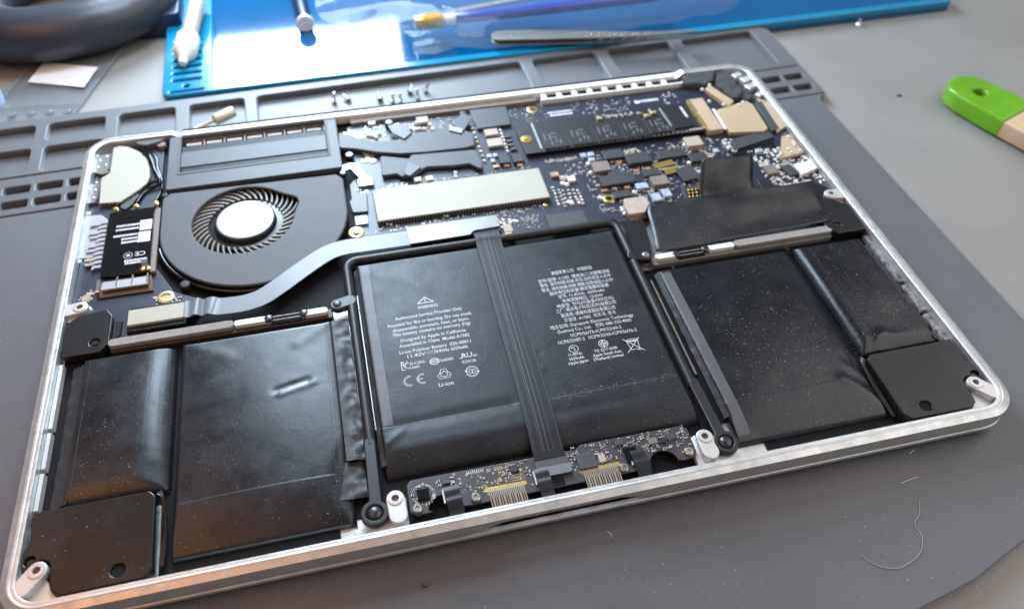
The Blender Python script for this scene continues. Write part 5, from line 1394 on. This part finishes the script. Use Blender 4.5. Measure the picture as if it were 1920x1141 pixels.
strip('zip_rail', [(-51, 273.5, -2.7), (-33, 271.5, -2.2), (-14.5, 269.5, -2.7)], 1.0, 0.6, 'clear_rod', t, 4)
for sd in ([(-54, 264, -3.0), (-50, 290, -2.7), (-42, 318, -2.7), (-34, 346, -3.0)], [(-17, 260.5, -3.0), (-9, 287, -2.8), (0, 316, -2.7), (9, 345, -3.0)]):
    strip('bag_seam', sd, 1.0, 0.25, 'clear_rod', t, 5)
for k in range(4): lathe('bag_grain', (-45 + k * 8.6, 267.5 - k * 0.8, -3.0), [(2.0, 0), (2.2, 0.5), (1.2, 1.1), (0.05, 1.2)], 'clear_rod', t, 12, smooth=80)

def knife():
    t = tag(empty('craft_tool', (220, 292, 1)), 'blue handled precision tool with a knurled brass collet, under the plastic bag', 'tool')
    a = Vector((156.5, 294.6, 8.5)); ax = Vector((140, -2.5, 2.5)).normalized()
    prof = [(2.6, 0), (3.2, 0.6), (3.4, 3.6), (3.2, 4.2), (4.3, 4.6)]
    for k in range(10): prof += [(4.5, 5 + k), (4.1, 5.5 + k)]
    prof += [(3.2, 15.4), (3.0, 16.5)]
    lathe('collet', tuple(a), prof, 'gold', t, 28, tuple(ax), 20)
    lathe('ferrule', tuple(a + ax * 16), [(2.4, 0), (2.6, 0.5), (2.6, 6), (2.2, 6.5)], 'pale_metal', t, 20, tuple(ax))
    lathe('handle', tuple(a + ax * 22), [(2.4, 0), (2.8, 1.5), (3.1, 14), (3.3, 60), (3.0, 110), (2.4, 116), (0.1, 117)], 'blue_handle', t, 28, tuple(ax))
knife()
def rod():
    a = Vector((177, 297.5, 10.5)); ax = Vector((60, 8, 1.5)).normalized(); prof = []
    for k in range(26): prof += [(1.7, k * 1.9), (2.25, k * 1.9 + 0.6), (2.25, k * 1.9 + 1.1), (1.7, k * 1.9 + 1.7)]
    o = lathe('threaded_rod', tuple(a), [(0.1, 0)] + prof, 'steel_bright', None, 16, tuple(ax), 30)
    tag(o, 'short bright threaded rod lying beside the blue handled tool', 'rod')
rod()
def tweezers():
    t = tag(empty('tweezers', (250, 268, 2)), 'brushed steel tweezers with a rounded end, lying across the tray edge', 'tweezers')
    axis = [(199.0, 275.0), (215, 272.6), (234, 268.8), (252, 265.0), (272, 261.4), (290, 259.4), (305, 258.2)]
    wd = [4.6, 4.9, 4.2, 3.2, 2.2, 1.4, 0.5]
    for zz, lift in ((6.4, 0.0), (3.6, -0.2)):
        L_ = []; R_ = []
        for i, (x, y) in enumerate(axis):
            p = Vector(axis[max(i - 1, 0)]); q = Vector(axis[min(i + 1, 6)]); d = (q - p).normalized(); s = Vector((-d.y, d.x))
            L_.append((x + s.x * wd[i], y + s.y * wd[i])); R_.append((x - s.x * wd[i], y - s.y * wd[i]))
        cap = [(199 - 4.3 * math.cos(math.radians(a)) * 1.0, 275.0 + 4.6 * math.sin(math.radians(a))) for a in range(70, -71, -20)]
        loop = R_[::1] + L_[::-1] + cap
        holes = [circ(246 + k * 6.2, 266.2 - k * 1.1, 1.3 - 0.1 * k, 12) for k in range(6)]
        plate('arm', [loop] + holes, zz, zz + 0.9, 'steel_plate', t, bev=0.25)
    for k in range(6):
        lathe('glint_ring', (246 + k * 6.2, 266.2 - k * 1.1, 7.3), [(1.7 - 0.1 * k, 0), (1.6 - 0.1 * k, 0.25), (1.3 - 0.1 * k, 0.25), (1.25 - 0.1 * k, -0.2)], 'steel_bright', t, 14)  # bright rings added to draw a row of white glints
    lathe('end_rivet', (204, 274.2, 3.0), [(1.5, 0), (1.5, 4.4), (1.2, 4.7), (0.1, 4.75)], 'steel_bright', t, 14)
tweezers()
def cushion():
    t = tag(empty('headphones', (-24, 350, DZ)), 'black padded headphone cushion resting on the desk', 'headphones')
    c = Vector((-27, 352, 11)); R0, r = 36, 15
    rings = []
    for i in range(48):
        a = 2 * math.pi * i / 48; rr_ = R0 + 3 * math.sin(2 * a + 0.6); ring_ = []
        for k in range(20):
            b = 2 * math.pi * k / 20
            ring_.append(((c.x + (rr_ + r * math.cos(b)) * math.cos(a) * 1.15), (c.y + (rr_ + r * math.cos(b)) * math.sin(a)), c.z + r * 0.9 * math.sin(b) + 0.6 * noise.noise(Vector((a * 3, b * 2, 1)))))
        rings.append(ring_)
    rings.append(rings[0]); loft('ear_pad', rings, 'black_cushion', t, True, smooth=180)
    plate('inner_lining', [circ(c.x, c.y, 26, 30)], DZ + 0.1, 6, 'brown_lining', t, bev=2)
cushion()
lathe_cap = lathe('bottle_cap', (-60, 281, DZ), [(9, 0), (9, 7), (8, 8.5), (0.1, 9)], 'pale_blue_plastic', None, 32)
tag(lathe_cap, 'pale blue round cap beside the zip bag', 'cap')
bb = plate('blue_case', [rr(9, 330, 33, 372, 3, 4)], DZ + 0.05, 9, 'blue_dark', None, bev=1.2); tag(bb, 'dark blue plastic case with a white sticker behind the blue mat', 'case')
plate('sticker', [rr(19, 340, 30, 360, 2, 4)], 9.0, 9.15, 'paper_label', bb)

def brush():
    t = tag(empty('paint_brush', (425, 150, DZ)), 'paint brush handle of pale wood with a green dipped end and hanging hole', 'brush')
    ax = Vector((0.36, -0.93)); sd = Vector((0.93, 0.36)); o = Vector((417.5, 190.5))
    def P2(a, s): v = o + ax * a + sd * s; return (v.x, v.y)
    wid = [(0, 3), (1.5, 7), (5, 10.4), (12, 12.4), (24, 13.2), (37, 13.4)]
    loop = [P2(a, -s) for a, s in wid] + [P2(a, s) for a, s in wid[::-1]]
    hole = [P2(15.5 + 3.3 * math.cos(k * math.pi / 10), 3.3 * math.sin(k * math.pi / 10)) for k in range(20)]
    plate('dipped_end', [loop, hole], DZ + 0.6, 5.4, 'green_paint', t, bev=1.6, res=4, smooth=60)
    loop = [P2(36.9, -13.2), P2(60, -13.0), P2(100, -10), P2(100, 10), P2(60, 13.0), P2(36.9, 13.2)]
    plate('wooden_handle', [loop], DZ + 0.7, 5.2, 'wood_pale', t, bev=1.6, res=4, smooth=60)
brush()

# loose screws in the tray, each lying its own way
def loose_screw(x, y, yaw, tilt, label, s=1.0, z=-3.3):
    ax = (math.cos(yaw) * math.cos(tilt), math.sin(yaw) * math.cos(tilt), math.sin(tilt))
    o = lathe('loose_screw', (x, y, z + 0.9 * s), [(0.1, -0.1), (1.5 * s, 0), (1.5 * s, 0.6 * s), (0.75 * s, 0.9 * s), (0.75 * s, 4.2 * s), (0.3 * s, 4.5 * s)], 'steel_bright', None, 12, ax)
    tag(o, label, 'screw', 'loose case screws in the grey tray')
SCR = [(107.7, 246.6, 0.8, 1.2), (115.3, 246, 2.2, 0.25), (130.6, 242.7, 1.7, 0.3), (136.2, 240.6, 0.4, 1.3), (140.1, 239.7, 1.2, 1.2), (145.9, 246.3, 1.1, 0.5), (149.1, 240.7, 1.4, 1.1), (153.8, 246.1, 0.5, 0.9)]
for x, y, yaw, tilt in SCR: loose_screw(x, y, yaw, tilt, 'tiny bright case screw lying loose in the grey tray behind the laptop')
o = loose_screw
ds = lathe('loose_screw', (408.4, 263.8, DZ), [(1.6, 0), (1.6, 1.2), (0.9, 2.0), (0.9, 4.2), (0.1, 4.4)], 'steel_bright', None, 12); tag(ds, 'tiny steel screw standing on the desk by the blue mat', 'screw')
def bit():
    t = tag(empty('screwdriver_bit', (50, 233, -2)), 'small pale screwdriver bit with a thin shaft, lying in the grey tray', 'screwdriver bit')
    a = Vector((41.5, 231.0, 0.9)); ax = Vector((19.0, 10.2, 1.0)).normalized()
    lathe('shaft', tuple(a), [(0.3, 0), (0.9, 0.6), (0.95, 10.5), (1.2, 11)], 'wood_bit', t, 14, tuple(ax))
    lathe('grip', tuple(a + ax * 10.6), [(1.2, 0), (2.5, 0.8), (2.7, 1.5), (2.7, 10), (2.2, 11), (0.1, 11.2)], 'wood_bit', t, 20, tuple(ax))
bit()
def crumb(loc, s, label, m_='crumb_brown', cat='crumb'):
    bm = bmesh.new(); bmesh.ops.create_icosphere(bm, subdivisions=2, radius=1)
    for v in bm.verts:
        n = 1 + 0.5 * noise.noise(v.co * 1.7 + Vector(loc)); v.co = Vector((v.co.x * s[0] * n, v.co.y * s[1] * n, v.co.z * s[2] * n)) * U
        v.co += Vector((loc[0], loc[1], loc[2] + s[2] * 0.8)) * U
    me = bpy.data.meshes.new('crumb'); bm.to_mesh(me); bm.free()
    tag(link('crumb', me, m_, None, 180), label, cat)
crumb((392.4, 194.2, DZ), (1.7, 0.8, 0.5), 'small brown crumb lying on the bare desk beside the mat')
crumb((113.2, -9.6, 0), (0.9, 0.6, 0.5), 'tiny brown crumb on the grey mat in front of the laptop')
hp = [(241.8, -29.6, .2), (242.8, -31.8, .25), (246, -34.4, .3), (250.6, -35.7, .25), (256.2, -34.4, .3), (260.3, -32.1, .3), (262.9, -28.2, .25), (263.1, -24.1, .3), (266.6, -21.2, .3), (269, -16.9, .2)]
hr = tube('hair', hp, 0.085, 'hair_pale', None, 6, 8); tag(hr, 'long pale curled hair lying on the grey mat in front of the laptop', 'hair')
for i, (a, b) in enumerate((((275.3, -1.4, 0.3), (277.9, -0.3, 0.3)), ((169.8, -5.5, 0.2), (170.5, -7.7, 0.2)), ((266.8, -10.5, 0.2), (273.4, -9.8, 0.2)), ((312.2, 114.3, 0.2), (338.5, 106.8, 0.2)))):
    if i == 3: continue
    fb = tube('lint_fibre', [a, tuple((a[k] + b[k]) / 2 + (0.3, 0.2, 0.05)[k] for k in range(3)), b], 0.08, 'paper_label', None, 6, 4)
    tag(fb, 'short pale lint fibre lying on the grey mat in front of the laptop', 'fibre', 'lint fibres on the grey mat')
